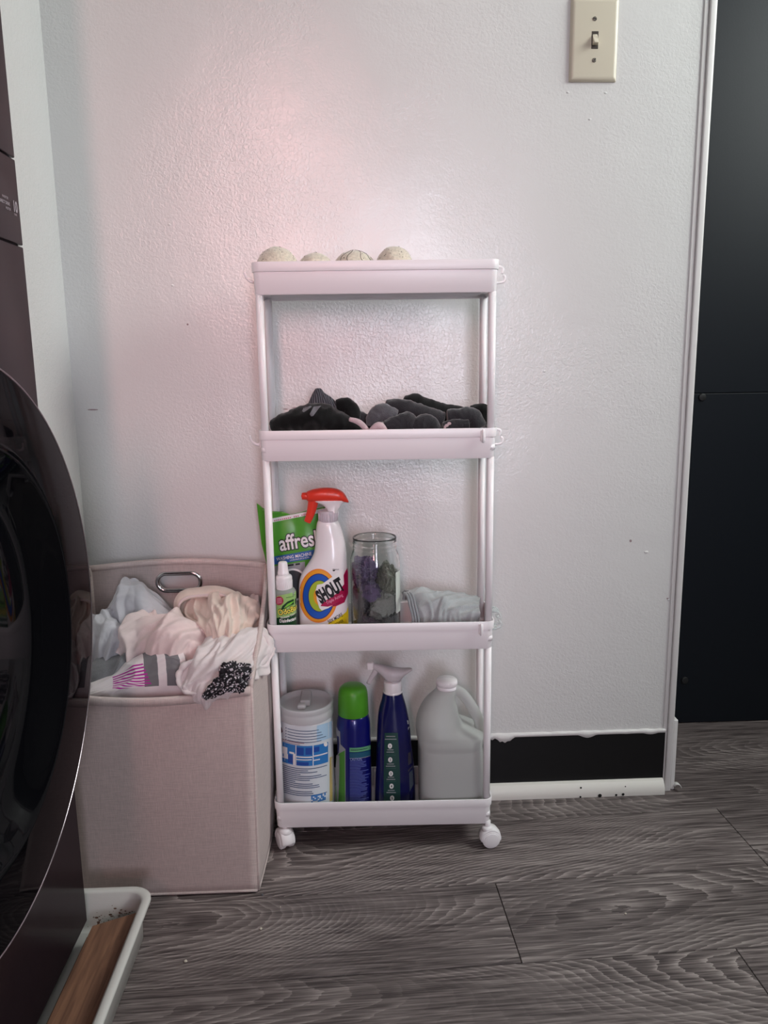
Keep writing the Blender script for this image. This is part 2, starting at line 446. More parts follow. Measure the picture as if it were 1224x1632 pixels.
# black base strip with ragged paint above it, and the shoe molding
bm = bmesh.new(); box(bm, .0 + XL, XR, -.003, 0, .012, .1235); baseboard = struct('baseboard_back', bm, M_blackbase)
bm = bmesh.new(); n = 220; prev = None
for k in range(n + 1):
    x = XL + (XR - XL) * k / n
    q = noise.noise(V((x * 60, 0, 0))) + .5 * noise.noise(V((x * 200, 3, 0)))
    drop = max(0, noise.noise(V((x * 25, 9, 0))) - .1) * .012 + (.005 if .39 < x < .44 else 0) * (.5 + noise.noise(V((x * 300, 1, 0))))
    z1 = .1285 + q * .0012; z0 = .1225 - drop + q * .0008; t = .0045 + .0015 * q
    cur = [bm.verts.new((x, -.0002, z1 + .001)), bm.verts.new((x, -t, z1)), bm.verts.new((x, -t, z0)), bm.verts.new((x, -.003, z0 - .0003))]
    if prev:
        for a in range(3): bm.faces.new((prev[a], cur[a], cur[a + 1], prev[a + 1]))
    prev = cur
obj('paint_ridge', bm, M_trim, baseboard)['label'] = 'ragged white paint ridge along the top edge'
bm = bmesh.new(); sec = [(0, 0), (-.018, 0), (-.0185, .006), (-.0175, .014), (-.0145, .0205), (-.0095, .0255), (-.004, .0275), (0, .0275)]
A = [bm.verts.new((XL, y - .0001, z + .0005)) for y, z in sec]; B = [bm.verts.new((XR - .001, y - .0001, z + .0005)) for y, z in sec]
for k in range(len(sec)): bm.faces.new((A[k], B[k], B[(k + 1) % len(sec)], A[(k + 1) % len(sec)]))
bm.faces.new(A[::-1]); bm.faces.new(B)
shoe = autos(struct('trim_1', bm, M_shoe, smooth=True), 25)
bm = bmesh.new()
for u, v, a, b in ((926, 1256, 1.6, 1.2), (925, 1270, 1.6, 1.6), (956, 1268, 3.0, 1.4), (982, 1267, 1.8, 1.2), (993, 1266, 2.2, 1.1), (997, 1254, 1.0, 2.2)):
    p = P(u, v, -.0190); k = .00128
    cyl(bm, (p.x, -.0187 if v > 1262 else -.0176, p.z), (0, 1, 0), a * k, a * k * .7, .0012, 8)
obj('chip', bm, M_dark, shoe, smooth=False)['label'] = 'small dark chips in the white paint'
# corner guard at the right end of the wall and the baseboard of the return wall
bm = bmesh.new()
box(bm, XR - .004, XR + .0035, -.0022, .001, .0, 2.4, .0008)
box(bm, XR + .0042, XR + .0150, -.0058, .002, .0, 2.4, .0022, 3)
box(bm, XR + .012, XR + .0162, -.0035, .125, .0, 2.4, .0006)
trim2 = autos(struct('trim_2', bm, M_trim, smooth=True), 40)
bm = bmesh.new(); box(bm, XR + .0165, XR + .0255, .0, .12, .0, .145, .002); struct('baseboard_right', bm, M_trim)
bm = bmesh.new(); pr = None
for k in range(9):
    a = k / 8 * 3.6; rr = .008 - k * .0005
    c = [bm.verts.new((XR + .028 + rr * cos(a) * .9, -.012 + .010 * s + k * .001, .0095 + rr * sin(a))) for s in (0, 1)]
    if pr: bm.faces.new((pr[0], pr[1], c[1], c[0]))
    pr = c
curl = obj('paint_curl', bm, M_trim, trim2); md = curl.modifiers.new('s', 'SOLIDIFY'); md.thickness = .0008

# small scuffs in the wall paint (flat marks)
bm = bmesh.new()
for u, v, a, b in ((148, 653, 9, 1.1), (1005, 862, 2.0, 2.2), (455, 652, 4, .8), (470, 650, 5, .8), (299, 517, 1.6, 1.6), (1064, 954, 2, 1.2)):
    pts = [P(u + a * cos(t * pi / 5), v + b * sin(t * pi / 5), -.0003) for t in range(10)]
    bm.faces.new([bm.verts.new(q) for q in pts])
obj('scuff', bm, mat('scuff_mark', s2l(150, 132, 134), .7), wall_back, smooth=False, recalc=False)['label'] = 'small dark scuffs on the white wall'
bm = bmesh.new()
for u, v, r in ((1101, 616, 2.5), (1066, 956, 2.4), (270, 358, 2), (275, 455, 2), (868, 592, 2), (1030, 880, 3), (940, 190, 2), (905, 147, 2), (965, 148, 2)):
    q = P(u, v, 0); bmesh.ops.create_icosphere(bm, subdivisions=2, radius=r * .0011, matrix=Matrix.Translation((q.x, 0, q.z)) @ Matrix.Diagonal((1.2, .35, .8, 1)))
obj('paint_lump', bm, M_wall, wall_back)['label'] = 'small lumps in the wall paint'

# ------------------------------------------------------------------ black cabinet beyond the wall
cab = thing('cabinet', (1.2, .55, 0), 'tall matt black cabinet side beyond the right end of the white wall', 'cabinet')
bm = bmesh.new(); box(bm, .70, 1.7, .288, .85, 0.001, 2.1); obj('body', bm, M_black, cab, smooth=False)
bm = bmesh.new(); box(bm, .70, 1.7, .276, .288, 0.002, .7515, .0008); lp = obj('side_panel', bm, M_black, cab, smooth=False)
bm = bmesh.new(); box(bm, .70, 1.7, .276, .288, .7530, 2.1, .0008); obj('side_panel', bm, M_black, cab, smooth=False)
for u, v in ((1119, 633), (1091, 1084)):
    q = P(u, v, .276); bm = bmesh.new(); cyl(bm, (q.x, .2745, q.z), (0, -1, 0), .0085, .0075, .004, 24, .0008)
    obj('screw_cover', bm, M_button, lp)
rebase(cab)

# ------------------------------------------------------------------ light switch
sw = thing('light_switch', (.548, 0, 1.33), 'ivory toggle light switch plate on the white wall, top right', 'light switch')
px0, px1, pz0, pz1 = .509, .587, 1.268, 1.392
bm = bmesh.new()
rs = []
for ins, y in ((0, 0), (0, -.002), (.003, -.0052), (.0065, -.0062)):
    rs.append([bm.verts.new((a, y, b)) for a, b in ((px0 + ins, pz0 + ins), (px1 - ins, pz0 + ins), (px1 - ins, pz1 - ins), (px0 + ins, pz1 - ins))])
for A, B in zip(rs, rs[1:]):
    for k in range(4): bm.faces.new((A[k], A[(k + 1) % 4], B[(k + 1) % 4], B[k]))
bm.faces.new(rs[-1]); bm.faces.new(rs[0][::-1])
bmesh.ops.bevel(bm, geom=[e for e in bm.edges], offset=.0012, segments=2, profile=.5, affect='EDGES')
obj('plate', bm, M_ivory, sw)
sc = P(948, 64, -.006)
bm = bmesh.new(); box(bm, sc.x - .0055, sc.x + .0055, -.0064, -.0058, sc.z - .013, sc.z + .013); obj('toggle_slot', bm, M_ivory_d, sw, smooth=False)
bm = bmesh.new()
pts = [(sc.x - .0042, -.0062, sc.z + .009), (sc.x + .0042, -.0062, sc.z + .009), (sc.x + .0042, -.0062, sc.z - .008), (sc.x - .0042, -.0062, sc.z - .008)]
q2 = [(sc.x - .0036, -.0090, sc.z + .0035), (sc.x + .0036, -.0090, sc.z + .0035), (sc.x + .0036, -.0175, sc.z - .0075), (sc.x - .0036, -.0175, sc.z - .0075)]
q3 = [(sc.x - .0034, -.0185, sc.z - .0055)] * 0
A = [bm.verts.new(p) for p in pts]; B = [bm.verts.new(p) for p in q2]
for k in range(4): bm.faces.new((A[k], A[(k + 1) % 4], B[(k + 1) % 4], B[k]))
bm.faces.new(B); bm.faces.new(A[::-1]); bmesh.ops.bevel(bm, geom=bm.edges[:], offset=.0008, segments=2, profile=.5, affect='EDGES')
obj('toggle', bm, M_ivory, sw)
for v, rot in ((30, .3), (96, -.9)):
    q = P(948 if v < 60 else 947, v, -.006); bm = bmesh.new()
    cyl(bm, (q.x, -.0064, q.z), (0, -1, 0), .0036, .0031, .0016, 20, .0004)
    s_ = obj('screw', bm, M_screw, sw)
    bm = bmesh.new(); box(bm, -.0031, .0031, -.0075, -.0071, -.0005, .0005)
    bmesh.ops.rotate(bm, verts=bm.verts, cent=(0, 0, 0), matrix=Matrix.Rotation(rot, 3, 'Y')); bmesh.ops.translate(bm, verts=bm.verts, vec=(q.x, 0, q.z))
    obj('slot', bm, M_dark, s_, smooth=False)
rebase(sw)

# ------------------------------------------------------------------ rolling cart
W, DP, PHI = .370, .115, -.0249
OC = V((0, -.151, 0))
def K(x, y=0, z=0):
    """cart frame (x right, y back from the front face) to world"""
    return V((OC.x + x * cos(PHI) - y * sin(PHI), OC.y + x * sin(PHI) + y * cos(PHI), z))
RIM = (.9717, .7204, .4062, .0903)
cart = thing('rolling_cart', (0, -.151, 0), 'slim white plastic four tier rolling cart standing against the wall', 'cart', rz=PHI)
def rrect(x0, x1, y0, y1, r, z, n=6):
    out = []
    for cx, cy, a0 in ((x1 - r, y1 - r, 0), (x0 + r, y1 - r, 90), (x0 + r, y0 + r, 180), (x1 - r, y0 + r, 270)):
        for k in range(n + 1):
            a = R(a0 + 90 * k / n); out.append((cx + r * cos(a), cy + r * sin(a), z))
    return out
def ringmesh(bm, rings, cap0=True, cap1=True):
    rv = [[bm.verts.new(p) for p in r] for r in rings]; n = len(rv[0])
    for A, B in zip(rv, rv[1:]):
        for k in range(n): bm.faces.new((A[k], A[(k + 1) % n], B[(k + 1) % n], B[k]))
    if cap0: bm.faces.new(rv[0][::-1])
    if cap1: bm.faces.new(rv[-1])
    return rv
def tray_bm(zr, bow=0.0):
    bm = bmesh.new(); S = []
    for i, dz in ((.010, -.042), (.006, -.042), (.0045, -.0470), (.0030, -.0475), (.0022, -.0465), (.0010, -.0145), (-.0006, -.0140), (-.0010, -.0130), (-.0014, -.0008), (-.0010, 0), (.0008, 0), (.0012, -.001), (.0030, -.0345), (.006, -.0365)):
        S.append(rrect(i, W - i, i, DP - i, max(.003, .012 - i), zr + dz, 6))
    rv = ringmesh(bm, S)
    if bow:
        bmesh.ops.bisect_plane(bm, geom=bm.verts[:] + bm.edges[:] + bm.faces[:], plane_co=(.1, 0, 0), plane_no=(1, 0, 0))
        bmesh.ops.bisect_plane(bm, geom=bm.verts[:] + bm.edges[:] + bm.faces[:], plane_co=(.2, 0, 0), plane_no=(1, 0, 0))
    return bm
M_tray = M_plastic
for i, z in enumerate(RIM):
    t = autos(obj('shelf_tray', tray_bm(z), M_tray, cart), 40)
    bm = bmesh.new()                                       # ribs under the tray
    for k in range(5): box(bm, .02, W - .02, .018 + k * .019, .0195 + k * .019, z - .0450, z - .0418)
    obj('underside_rib', bm, M_plastic, t, smooth=False)
for x in (.0092, W - .0085):
    for y in (.0092, DP - .0092):
        for a, b in zip(RIM, RIM[1:]):
            bm = bmesh.new(); cyl(bm, (x, y, (a - .046 + b - .033) / 2), (0, 0, 1), .0060, .0060, (a - .046) - (b - .033), 24)
            cyl(bm, (x, y, b - .030), (0, 0, 1), .0075, .0068, .008, 24)
            obj('post', bm, M_plastic, cart)
def clip_bm(z):
    bm = bmesh.new(); x = W - .022
    box(bm, x - .0035, x + .0035, -.0040, -.0012, z - .021, z - .003, .001)
    sweep(bm, spl([(x, -.004, z - .003), (x, -.0065, z - .005), (x, -.0075, z - .012), (x, -.0062, z - .019), (x, -.004, z - .021)], 12), .0018, 8)
    return bm
for z in RIM[1:3]: obj('front_clip', clip_bm(z), M_plastic, cart)
def hook(side, z, sc=1, y=.05, m=None, double=False):
    s = -1 if side == 'L' else 1; x0 = 0 if side == 'L' else W; bm = bmesh.new()
    if not double:
        sweep(bm, spl([(x0 - s * .001, y, z - .020), (x0 + s * .004, y, z - .0235), (x0 + s * .010, y, z - .0225), (x0 + s * .016, y, z - .017), (x0 + s * .0185, y, z - .009)], 14), [.0026 - .0009 * k / 14 for k in range(15)], 8)
        box(bm, min(x0, x0 + s * .003), max(x0, x0 + s * .003), y - .004, y + .004, z - .028, z - .006, .0008)
    else:
        sweep(bm, spl([(x0, y, z - .006), (x0 + s * .009, y, z - .006), (x0 + s * .013, y, z - .009), (x0 + s * .0115, y, z - .016)], 14), .0022, 8)
        sweep(bm, spl([(x0, y, z - .030), (x0 + s * .010, y, z - .0295), (x0 + s * .0155, y, z - .027), (x0 + s * .0165, y, z - .021), (x0 + s * .013, y, z - .018)], 14), .0020, 8)
        box(bm, x0, x0 + .002, y - .004, y + .004, z - .033, z - .003, .0006)
    return obj('side_hook', bm, m or M_plastic, cart)
hook('L', RIM[0]); hook('L', RIM[1], y=.03); hook('R', RIM[0], double=True, y=.045); hook('R', RIM[1], double=True, y=.045)
bm = bmesh.new(); z = RIM[2]                               # clear bracket on the third tray
for y in (.040, .062):
    sweep(bm, spl([(W, y, z + .004), (W + .012, y, z + .003), (W + .017, y, z - .006), (W + .013, y, z - .010), (W + .019, y, z - .020), (W + .010, y, z - .026), (W, y, z - .026)], 26), .0022, 8)
box(bm, W, W + .012, .040, .062, z - .0275, z - .0255, .0005); box(bm, W, W + .012, .040, .062, z + .0025, z + .0045, .0005)
obj('side_hook', bm, M_clear, cart)['label'] = 'clear plastic side hook'
def caster(x, y, rot, name='caster'):
    bm = bmesh.new(); h = .0135
    cyl(bm, (0, 0, .0405), (0, 0, 1), .0050, .0050, .013, 20)                 # stem
    lathe(bm, [(0, .038), (.0085, .0375), (.0105, .034), (.0105, .030), (0, .029)], (0, 0, 0), 24)
    # hood: half shell around the wheels
    n = 20; rr = .0182; prev = None; w2 = .0115
    for k in range(n + 1):
        a = R(-12 + 204 * k / n); cur = []
        for yy, rad in ((-w2, rr - .0035), (-w2 + .0015, rr - .0005), (0, rr + .0008), (w2 - .0015, rr - .0005), (w2, rr - .0035)):
            cur.append(bm.verts.new((.004 + rad * cos(a), yy, .0170 + rad * sin(a))))
        if prev:
            for q in range(4): bm.faces.new((prev[q], prev[q + 1], cur[q + 1], cur[q]))
        prev = cur
    bmesh.ops.recalc_face_normals(bm, faces=bm.faces)
    M4 = Matrix.Translation((x, y, 0)) @ Matrix.Rotation(rot, 4, 'Z')
    bm.transform(M4); c = obj(name, bm, M_plastic, cart)
    m_ = c.modifiers.new('s', 'SOLIDIFY'); m_.thickness = .0015; m_.offset = -1
    for s in (-1, 1):
        bm = bmesh.new(); cyl(bm, (.004, s * .0078, .0161), (0, 1, 0), .0158, .0158, .0090, 36, .0018)
        cyl(bm, (.004, s * .0126, .0161), (0, 1, 0), .0125, .0125, .0012, 30, .0004)
        bm.transform(M4); obj('wheel', bm, M_plastic, c)
caster(W - .006, .006, R(8)); caster(.016, .010, R(118)); caster(.014, DP - .016, R(40)); caster(W - .014, DP - .016, R(200))

# ------------------------------------------------------------------ wool dryer balls
balls = [(.034, -.097, .033, .033, .0325, 'left end ball, the largest, speckled with lint'),
         (.0935, -.098, .0285, .0285, .0280, 'the smallest and lowest of the four'),
         (.154, -.100, .0335, .031, .0292, 'flattened ball with dark threads'),
         (.2165, -.100, .0295, .031, .0320, 'right end ball, smooth and round')]
LBL = ['cream wool dryer ball at the left end of the top shelf, speckled with lint',
       'smallest, lowest cream wool dryer ball on the top shelf, second from left',
       'flattened cream wool dryer ball with dark thread lines, third from left',
       'smooth round cream wool dryer ball at the right end of the top shelf row']
for i, (x, y, a, b, c, _) in enumerate(balls):
    bm = bmesh.new(); bmesh.ops.create_icosphere(bm, subdivisions=5, radius=1)
    for v in bm.verts:
        n = noise.noise(v.co * 2.1 + V((i * 7, 0, 0))) * .035 + noise.noise(v.co * 9 + V((i, 3, 0))) * .010
        q = v.co * (1 + n); v.co = V((q.x * a, q.y * b, q.z * c))
    zlow = min(v.co.z for v in bm.verts)
    o = obj('dryer_ball', bm, M_wool); o.location = (x, y, RIM[0] - .0365 - zlow + .0003)
    tag(o, LBL[i], 'dryer ball', 'wool dryer balls on the top shelf')
    bm = bmesh.new(); random.seed(i + 20)
    if i == 2:
        for lon in (-40, -18, 25, 60, 100):
            pts = []
            for k in range(14):
                la = R(-10 + 95 * k / 13); lo = R(-90 + lon + 6 * sin(k * .8))
                q = V((cos(la) * cos(lo), cos(la) * sin(lo), sin(la)))
                n = noise.noise(q * 2.1 + V((i * 7, 0, 0))) * .035 + noise.noise(q * 9 + V((i, 3, 0))) * .010
                q *= (1.004 + n); pts.append((q.x * a, q.y * b, q.z * c))
            sweep(bm, pts, .00042, 5)
    for k in range(26 if i in (0, 3) else 12):
        q = V((random.gauss(0, 1), -abs(random.gauss(0, .8)), abs(random.gauss(.6, .5)))).normalized()
        n = noise.noise(q * 2.1 + V((i * 7, 0, 0))) * .035 + noise.noise(q * 9 + V((i, 3, 0))) * .010
        q *= 1 + n; s_ = random.uniform(.0004, .0009)
        bmesh.ops.create_icosphere(bm, subdivisions=1, radius=s_, matrix=Matrix.Translation((q.x * a, q.y * b, q.z * c)))
    obj('lint_speck', bm, M_thread, o)

# ------------------------------------------------------------------ bottles and packets on the third tray
def body(rows, Y, z0, cy, bot=None, m=40):
    """rows from top to bottom: (v, u_left, u_right, depth half, exponent); returns a Loft; z0 = tray floor"""
    S = []
    for v, ul, ur, b, n in rows:
        a, c = P(ul, v, Y), P(ur, v, Y); S.append(((a.z + c.z) / 2, (a.x + c.x) / 2, cy, (c.x - a.x) / 2, b, n))
    S = S[::-1]
    l = S[0]; k = [(z0, l[1], cy, l[3] - .004, l[4] - .004, l[5]), (z0 + .0015, l[1], cy, l[3] - .0012, l[4] - .0012, l[5]), (z0 + .006, l[1], cy, l[3], l[4], l[5])]
    S = k + [q for q in S if q[0] > z0 + .012]
    return Loft(S, m)
Z3 = RIM[2] - .0362; Z4 = RIM[3] - .0362; Z2 = RIM[1] - .0362
M_red = mat('red_trigger_plastic', s2l(226, 62, 44), .3)
M_wbottle = mat('white_bottle_plastic', s2l(238, 234, 236), .22, coat=.3)
M_white = mat('white_print', s2l(236, 234, 234), .4)
M_blackp = mat('black_print', (.006, .006, .008), .4)
M_blue = mat('blue_print', s2l(24, 86, 184), .35)
M_navy = mat('purple_blue_print', s2l(50, 40, 110), .35)
M_orange = mat('orange_print', s2l(236, 160, 40), .35)
M_orange2 = mat('deep_orange_print', s2l(238, 130, 50), .35)
M_yellow = mat('yellow_print', s2l(232, 208, 30), .35)
M_lime = mat('lime_print', s2l(168, 190, 52), .35)
M_mag = mat('magenta_print', s2l(170, 18, 74), .35)
M_green = mat('green_pouch_film', s2l(78, 160, 42), .28, coat=.3, bump=(45, .5))
M_bandblue = mat('pouch_blue_print', s2l(40, 92, 160), .35)
M_grey = mat('grey_print', s2l(150, 152, 156), .4)
M_dgrey = mat('dark_grey_print', s2l(62, 62, 68), .4)

# -- green pouch, behind
bag = thing('detergent_pouch', tuple(P(468, 985, -.06)), 'green washing machine cleaner pouch leaning behind the red trigger spray bottle', 'pouch')
outl = [(409, 802), (420, 810), (432, 815), (450, 815.5), (463, 820), (489, 814), (524, 806), (524, 900), (524, 1006), (440, 1006), (432, 960), (427, 905), (417, 868)]
def bagY(x, z):
    s = (x + .018) / .12; t = (z - Z3) / .22
    s = max(0, min(1, s)); t = max(0, min(1, t))
    return -.0605 - .006 * sin(pi * s) * sin(pi * min(1, t * 1.1)) - .0012 * noise.noise(V((x * 55, z * 40, 1))) * (1 if t > .3 else t)
def bag_side(sgn, mm, name):
    bm = bmesh.new(); bm.faces.new([bm.verts.new((a, b, 0)) for a, b in outl]); cutgrid(bm, 4)
    for v in bm.verts:
        p = P(v.co.x, v.co.y, -.0605); y = bagY(p.x, p.z)
        if sgn > 0: y = -.0605 + (-.0605 - y) * .3 + .0006
        v.co = V((p.x, y, max(p.z, Z3 + .0005)))
    return bm
bm = bag_side(-1, M_green, ''); film = obj('film', bm, M_green, bag)
sm = film.modifiers.new('s', 'SOLIDIFY'); sm.thickness = .0008; sm.offset = 1
bm = bag_side(1, M_green, ''); obj('film', bm, M_green, bag)
bs = bagY
decal('zip_band', [[(432, 826.6), (489.7, 815.2), (522, 809), (522, 815), (488, 821.6), (432, 833)]], M_white, bag, bs, .0012)
decal('small_print', [[(437 + k * 3.1, 829.3 - k * .62), (439 + k * 3.1, 828.9 - k * .62), (439 + k * 3.1, 830.4 - k * .62), (437 + k * 3.1, 830.8 - k * .62)] for k in range(17) if k not in (9, 13)], M_mag, bag, bs, .0016)
decal('blue_band', [[(430, 888.3), (501, 876), (522, 872.5), (522, 886), (494, 891), (430, 901)]], M_bandblue, bag, bs, .0012)
ptext('logo_outline', 'affresh', 446.5, 878, 34, M_blackp, bag, bs, 9.2, .76, .065, 0, .0016)
ptext('logo_text', 'affresh', 446.5, 878, 34, M_white, bag, bs, 9.2, .76, .018, 0, .0022)
ptext('band_text', 'WASHING MACHINE', 441, 894, 7.6, M_white, bag, bs, 9.2, .80, .006, 0, .0016)
ptext('band_text', 'CLEANER', 508, 883, 7.6, M_white, bag, bs, 9.2, .80, .006, 0, .0016)
ptext('small_text', 'LAVADORAS DE LA ROPA', 462, 894.3, 3.4, M_white, bag, bs, 9.2, .8, 0, 0, .0016)
decal('machine_picture', [[(432, 903), (486, 895), (486, 1000), (436, 1000)]], M_grey, bag, bs, .0010)
decal('control_strip', [[(458, 900), (468, 898.6), (468, 901.4), (458, 902.8)], [(471, 898.2), (478, 897.2), (478, 900), (471, 901)]], M_blackp, bag, bs, .0014)
decal('porthole_picture', [ell(467, 932, 21, 23)], M_dgrey, bag, bs, .0014)
decal('porthole_rim', [ell(467, 932, 24, 26, t0=0, t1=360) ], M_white, bag, bs, .0012)
rebase(bag)

# -- red and white trigger spray bottle
sh = thing('spray_bottle', tuple(P(516, 1005, -.098)), 'white spray bottle with red trigger and coloured target label', 'spray bottle')
SY = -.100
L1 = body([(829, 507, 538, .0145, 2.0), (834, 505, 541, .017, 2.1), (844, 503.5, 544.5, .0185, 2.2), (854, 503, 547.5, .019, 2.3), (864, 502.5, 550, .020, 2.4), (874, 501.5, 551.6, .021, 2.4), (882, 499.5, 552.5, .022, 2.5), (892, 494.5, 553, .023, 2.6), (902, 488, 553.8, .0235, 2.7), (913, 481, 554.2, .024, 2.7), (926, 477, 554.5, .024, 2.8), (950, 476, 555, .024, 2.8), (985, 477.5, 555.5, .024, 2.8), (1004, 479, 555, .024, 2.8)], SY, Z3, SY, m=60)
bm = bmesh.new(); L1.build(bm, 64); bt = obj('bottle', bm, M_wbottle, sh)
bm = bmesh.new()
for z_ in (846, 856, 866):
    pass
bm.free()
c = P(522.8, 822, SY); bm = bmesh.new(); cyl(bm, (c.x, SY, c.z), (0, 0, 1), .0158, .0152, .0185, 40, .001)
for k in range(24):
    a = 2 * pi * k / 24; cyl(bm, (c.x + cos(a) * .0157, SY + sin(a) * .0157, c.z - .001), (0, 0, 1), .0006, .0006, .014, 5)
obj('collar', bm, mat('pale_collar', s2l(200, 192, 200), .35), sh)
def pxs(u, vt, vb, b, Y): a = P(u, vt, Y); c = P(u, vb, Y); return (a.x, Y, c.z, a.z, b)
bm = bmesh.new(); hloft(bm, [pxs(*q, SY) for q in ((489, 783.5, 797.5, .0065), (492, 782, 799, .0100), (500, 779.5, 799, .0125), (515, 777.3, 798.5, .0135), (530, 777.8, 798.5, .0135), (542, 781, 799, .013), (550, 788, 800, .010), (555.5, 798, 801, .004))], 24, 30)
hd = obj('trigger_head', bm, M_red, sh)
bm = bmesh.new(); c = P(486, 790.5, SY); cyl(bm, (c.x, SY, c.z), (1, 0, 0), .0062, .0068, .0100, 6, .0006); cyl(bm, (c.x - .0052, SY, c.z), (1, 0, 0), .0022, .0022, .0014, 12); obj('nozzle', bm, M_red, hd)
bm = bmesh.new()
secs = []
for v, ul, ur, b in ((797.5, 499, 553, .0125), (800.5, 504, 549.5, .012), (804, 513, 545, .0112), (808, 518, 542.5, .011), (812, 521, 539.5, .0115), (816.5, 521, 538.5, .0120)):
    a, c = P(ul, v, SY), P(ur, v, SY); secs.append((a.z, (a.x + c.x) / 2, SY, (c.x - a.x) / 2, b, 2.4))
Loft(secs[::-1], 20).build(bm, 36); obj('shroud', bm, M_wbottle, sh)
bm = bmesh.new(); pts = [P(*q, SY) for q in ((500, 796), (498, 806), (496, 815), (493, 824), (489.5, 832))]
sweep(bm, spl(pts, 14), [.0078 - .0030 * k / 14 for k in range(15)], 14, flat=(1.15, .85), up=(0, 1, 0)); obj('trigger', bm, M_red, sh)
bm = bmesh.new(); sweep(bm, [P(537.5, 800, SY), P(538.5, 812, SY), P(538.8, 824, SY)], .0012, 8); obj('vent_rib', bm, M_wbottle, sh)
s1 = L1.surf
C0, C1 = 507.5, 949.5
for k, (nm, a, b, du, dv, mm) in enumerate((('target_ring', 31, 43, 0, 0, M_orange2), ('target_ring', 29.5, 41.3, 0, 0, M_orange), ('target_ring', 25.5, 36.5, .3, 1, M_navy), ('target_ring', 24.2, 35, .3, 1, M_blue), ('target_ring', 18, 25.5, 1.5, .5, M_navy), ('target_ring', 17, 24.4, 1.5, .5, M_lime), ('target_ring', 11, 15, 3.2, 1, M_orange), ('target_ring', 7.5, 11, 4, 1, M_orange2))):
    decal(nm, [ell(C0 + du, C1 + dv, a, b, 48)], mm, sh, s1, .0004 + k * .00016, 5)
decal('label_corner', [[(548, 916), (553.5, 905), (554.6, 912), (555, 945), (549, 960), (536, 966), (512, 969.5), (520, 962), (537, 946), (546, 930)]], M_mag, sh, s1, .0017, 4)
decal('banner', [[(503, 941), (505.5, 932), (514, 930.5), (547, 906.5), (548.5, 931), (543, 938), (548, 944), (541, 957), (524, 969), (513, 973), (509, 969), (505, 956)]], M_white, sh, s1, .0019, 4)
decal('banner_stripe', [[(511, 966), (514, 960.5), (541, 943), (550, 934), (554.6, 922), (555, 942), (549, 954), (536, 963), (522, 967)]], M_mag, sh, s1, .0021, 4)
ptext('brand_text', 'SHOUT', 511.5, 962, 29, M_blackp, sh, s1, 32, .47, .055, .12, .0024, step=4)
ptext('brand_subtext', 'Triple Acting', 521, 963.5, 6.8, mat('pink_print', s2l(232, 160, 190), .4), sh, s1, 28, .82, .004, 0, .0024)
ptext('small_text', 'Laundry Stain Remover', 524, 969.5, 2.8, M_blackp, sh, s1, 27, .8, 0, 0, .0024)
decal('yellow_corner', [[(523, 993), (540, 985), (552, 975), (555, 966), (555.4, 1000), (523, 1000)]], M_yellow, sh, s1, .0010, 4)
ptext('corner_text', '50X MORE', 524, 994.5, 8.5, M_blackp, sh, s1, 29, .66, .012, .1, .0013)
ptext('corner_text', 'POWER', 535, 998, 6.5, M_blackp, sh, s1, 29, .66, .012, .1, .0013)
ptext('maker_text', 'SCJohnson', 530, 909.3, 4.2, M_blackp, sh, s1, 4, .56, .006, .2, .0008)
decal('maker_mark', [ell(532, 908, 2.2, 2.6, 20, t0=0, t1=360)[:10] + [(530.6, 908)]], M_blackp, sh, s1, .0008)
rebase(sh)

# -- small disinfectant sprayer
M_pgreen = mat('pale_green_print', s2l(150, 190, 110), .35); M_dkgreen = mat('dark_green_print', s2l(16, 62, 34), .35)
od = thing('spray_bottle', tuple(P(455, 1000, -.122)), 'small clear spray bottle with white nozzle and green disinfectant label', 'spray bottle')
OY = -.122
L2 = body([(934, 446, 463, .009, 2), (937, 441, 468, .013, 2.1), (940, 438.6, 470.5, .0155, 2.2), (944, 437.2, 472, .0172, 2.2), (960, 437, 472.4, .0175, 2.2), (990, 437.4, 472.6, .0175, 2.2), (1003, 438, 472.6, .0175, 2.2)], OY, Z3, OY)
bm = bmesh.new(); L2.build(bm, 48); obj('bottle', bm, mat('cloudy_clear_plastic', s2l(176, 186, 178), .15, trans=.35, ior=1.3), od)
bm = bmesh.new(); c = P(452.8, 926, OY)
lathe(bm, [(0, -.013), (.0133, -.013), (.0136, -.011), (.0134, .006), (.0130, .0085), (.0112, .0105), (.0092, .011), (0, .011)], c, 36)
for k in range(30):
    a = 2 * pi * k / 30; cyl(bm, (c.x + cos(a) * .0134, c.y + sin(a) * .0134, c.z - .004), (0, 0, 1), .0004, .0004, .012, 5)
obj('screw_cap', bm, M_wbottle, od)
bm = bmesh.new(); c = P(451, 906, OY)
lathe(bm, [(0, -.013), (.0098, -.012), (.0094, -.006), (.0084, -.002), (.0080, .004), (.0076, .0085), (.0070, .0105), (.0056, .0118), (0, .0122)], c, 30); sp = obj('nozzle', bm, M_wbottle, od)
s2 = L2.surf
decal('label', [[(437.4, 951), (446, 949), (460, 946), (471.8, 942), (472.4, 999), (437.4, 999)]], M_pgreen, od, s2, .0004, 4)
decal('label_base', [[(437.4, 986), (445, 984), (455, 984), (472.4, 977), (472.4, 1001), (437.4, 1001)]], M_dkgreen, od, s2, .0006, 4)
decal('leaf', [[(447, 973), (450, 966), (458, 959), (467, 955), (472, 953.5), (472, 962), (463, 965), (454, 970)]], M_dkgreen, od, s2, .0007, 4)
decal('leaf', [[(452, 969.5), (458, 962.5), (470, 957), (464, 963), (456, 968)]], mat('bright_green_print', s2l(120, 190, 60), .4), od, s2, .0009, 4)
star = [(445 + (7.6 if k % 2 else 5.9) * cos(k * pi / 16), 957.5 + (7.9 if k % 2 else 6.1) * sin(k * pi / 16)) for k in range(32)]
decal('starburst', [star], M_mag, od, s2, .0009, 4)
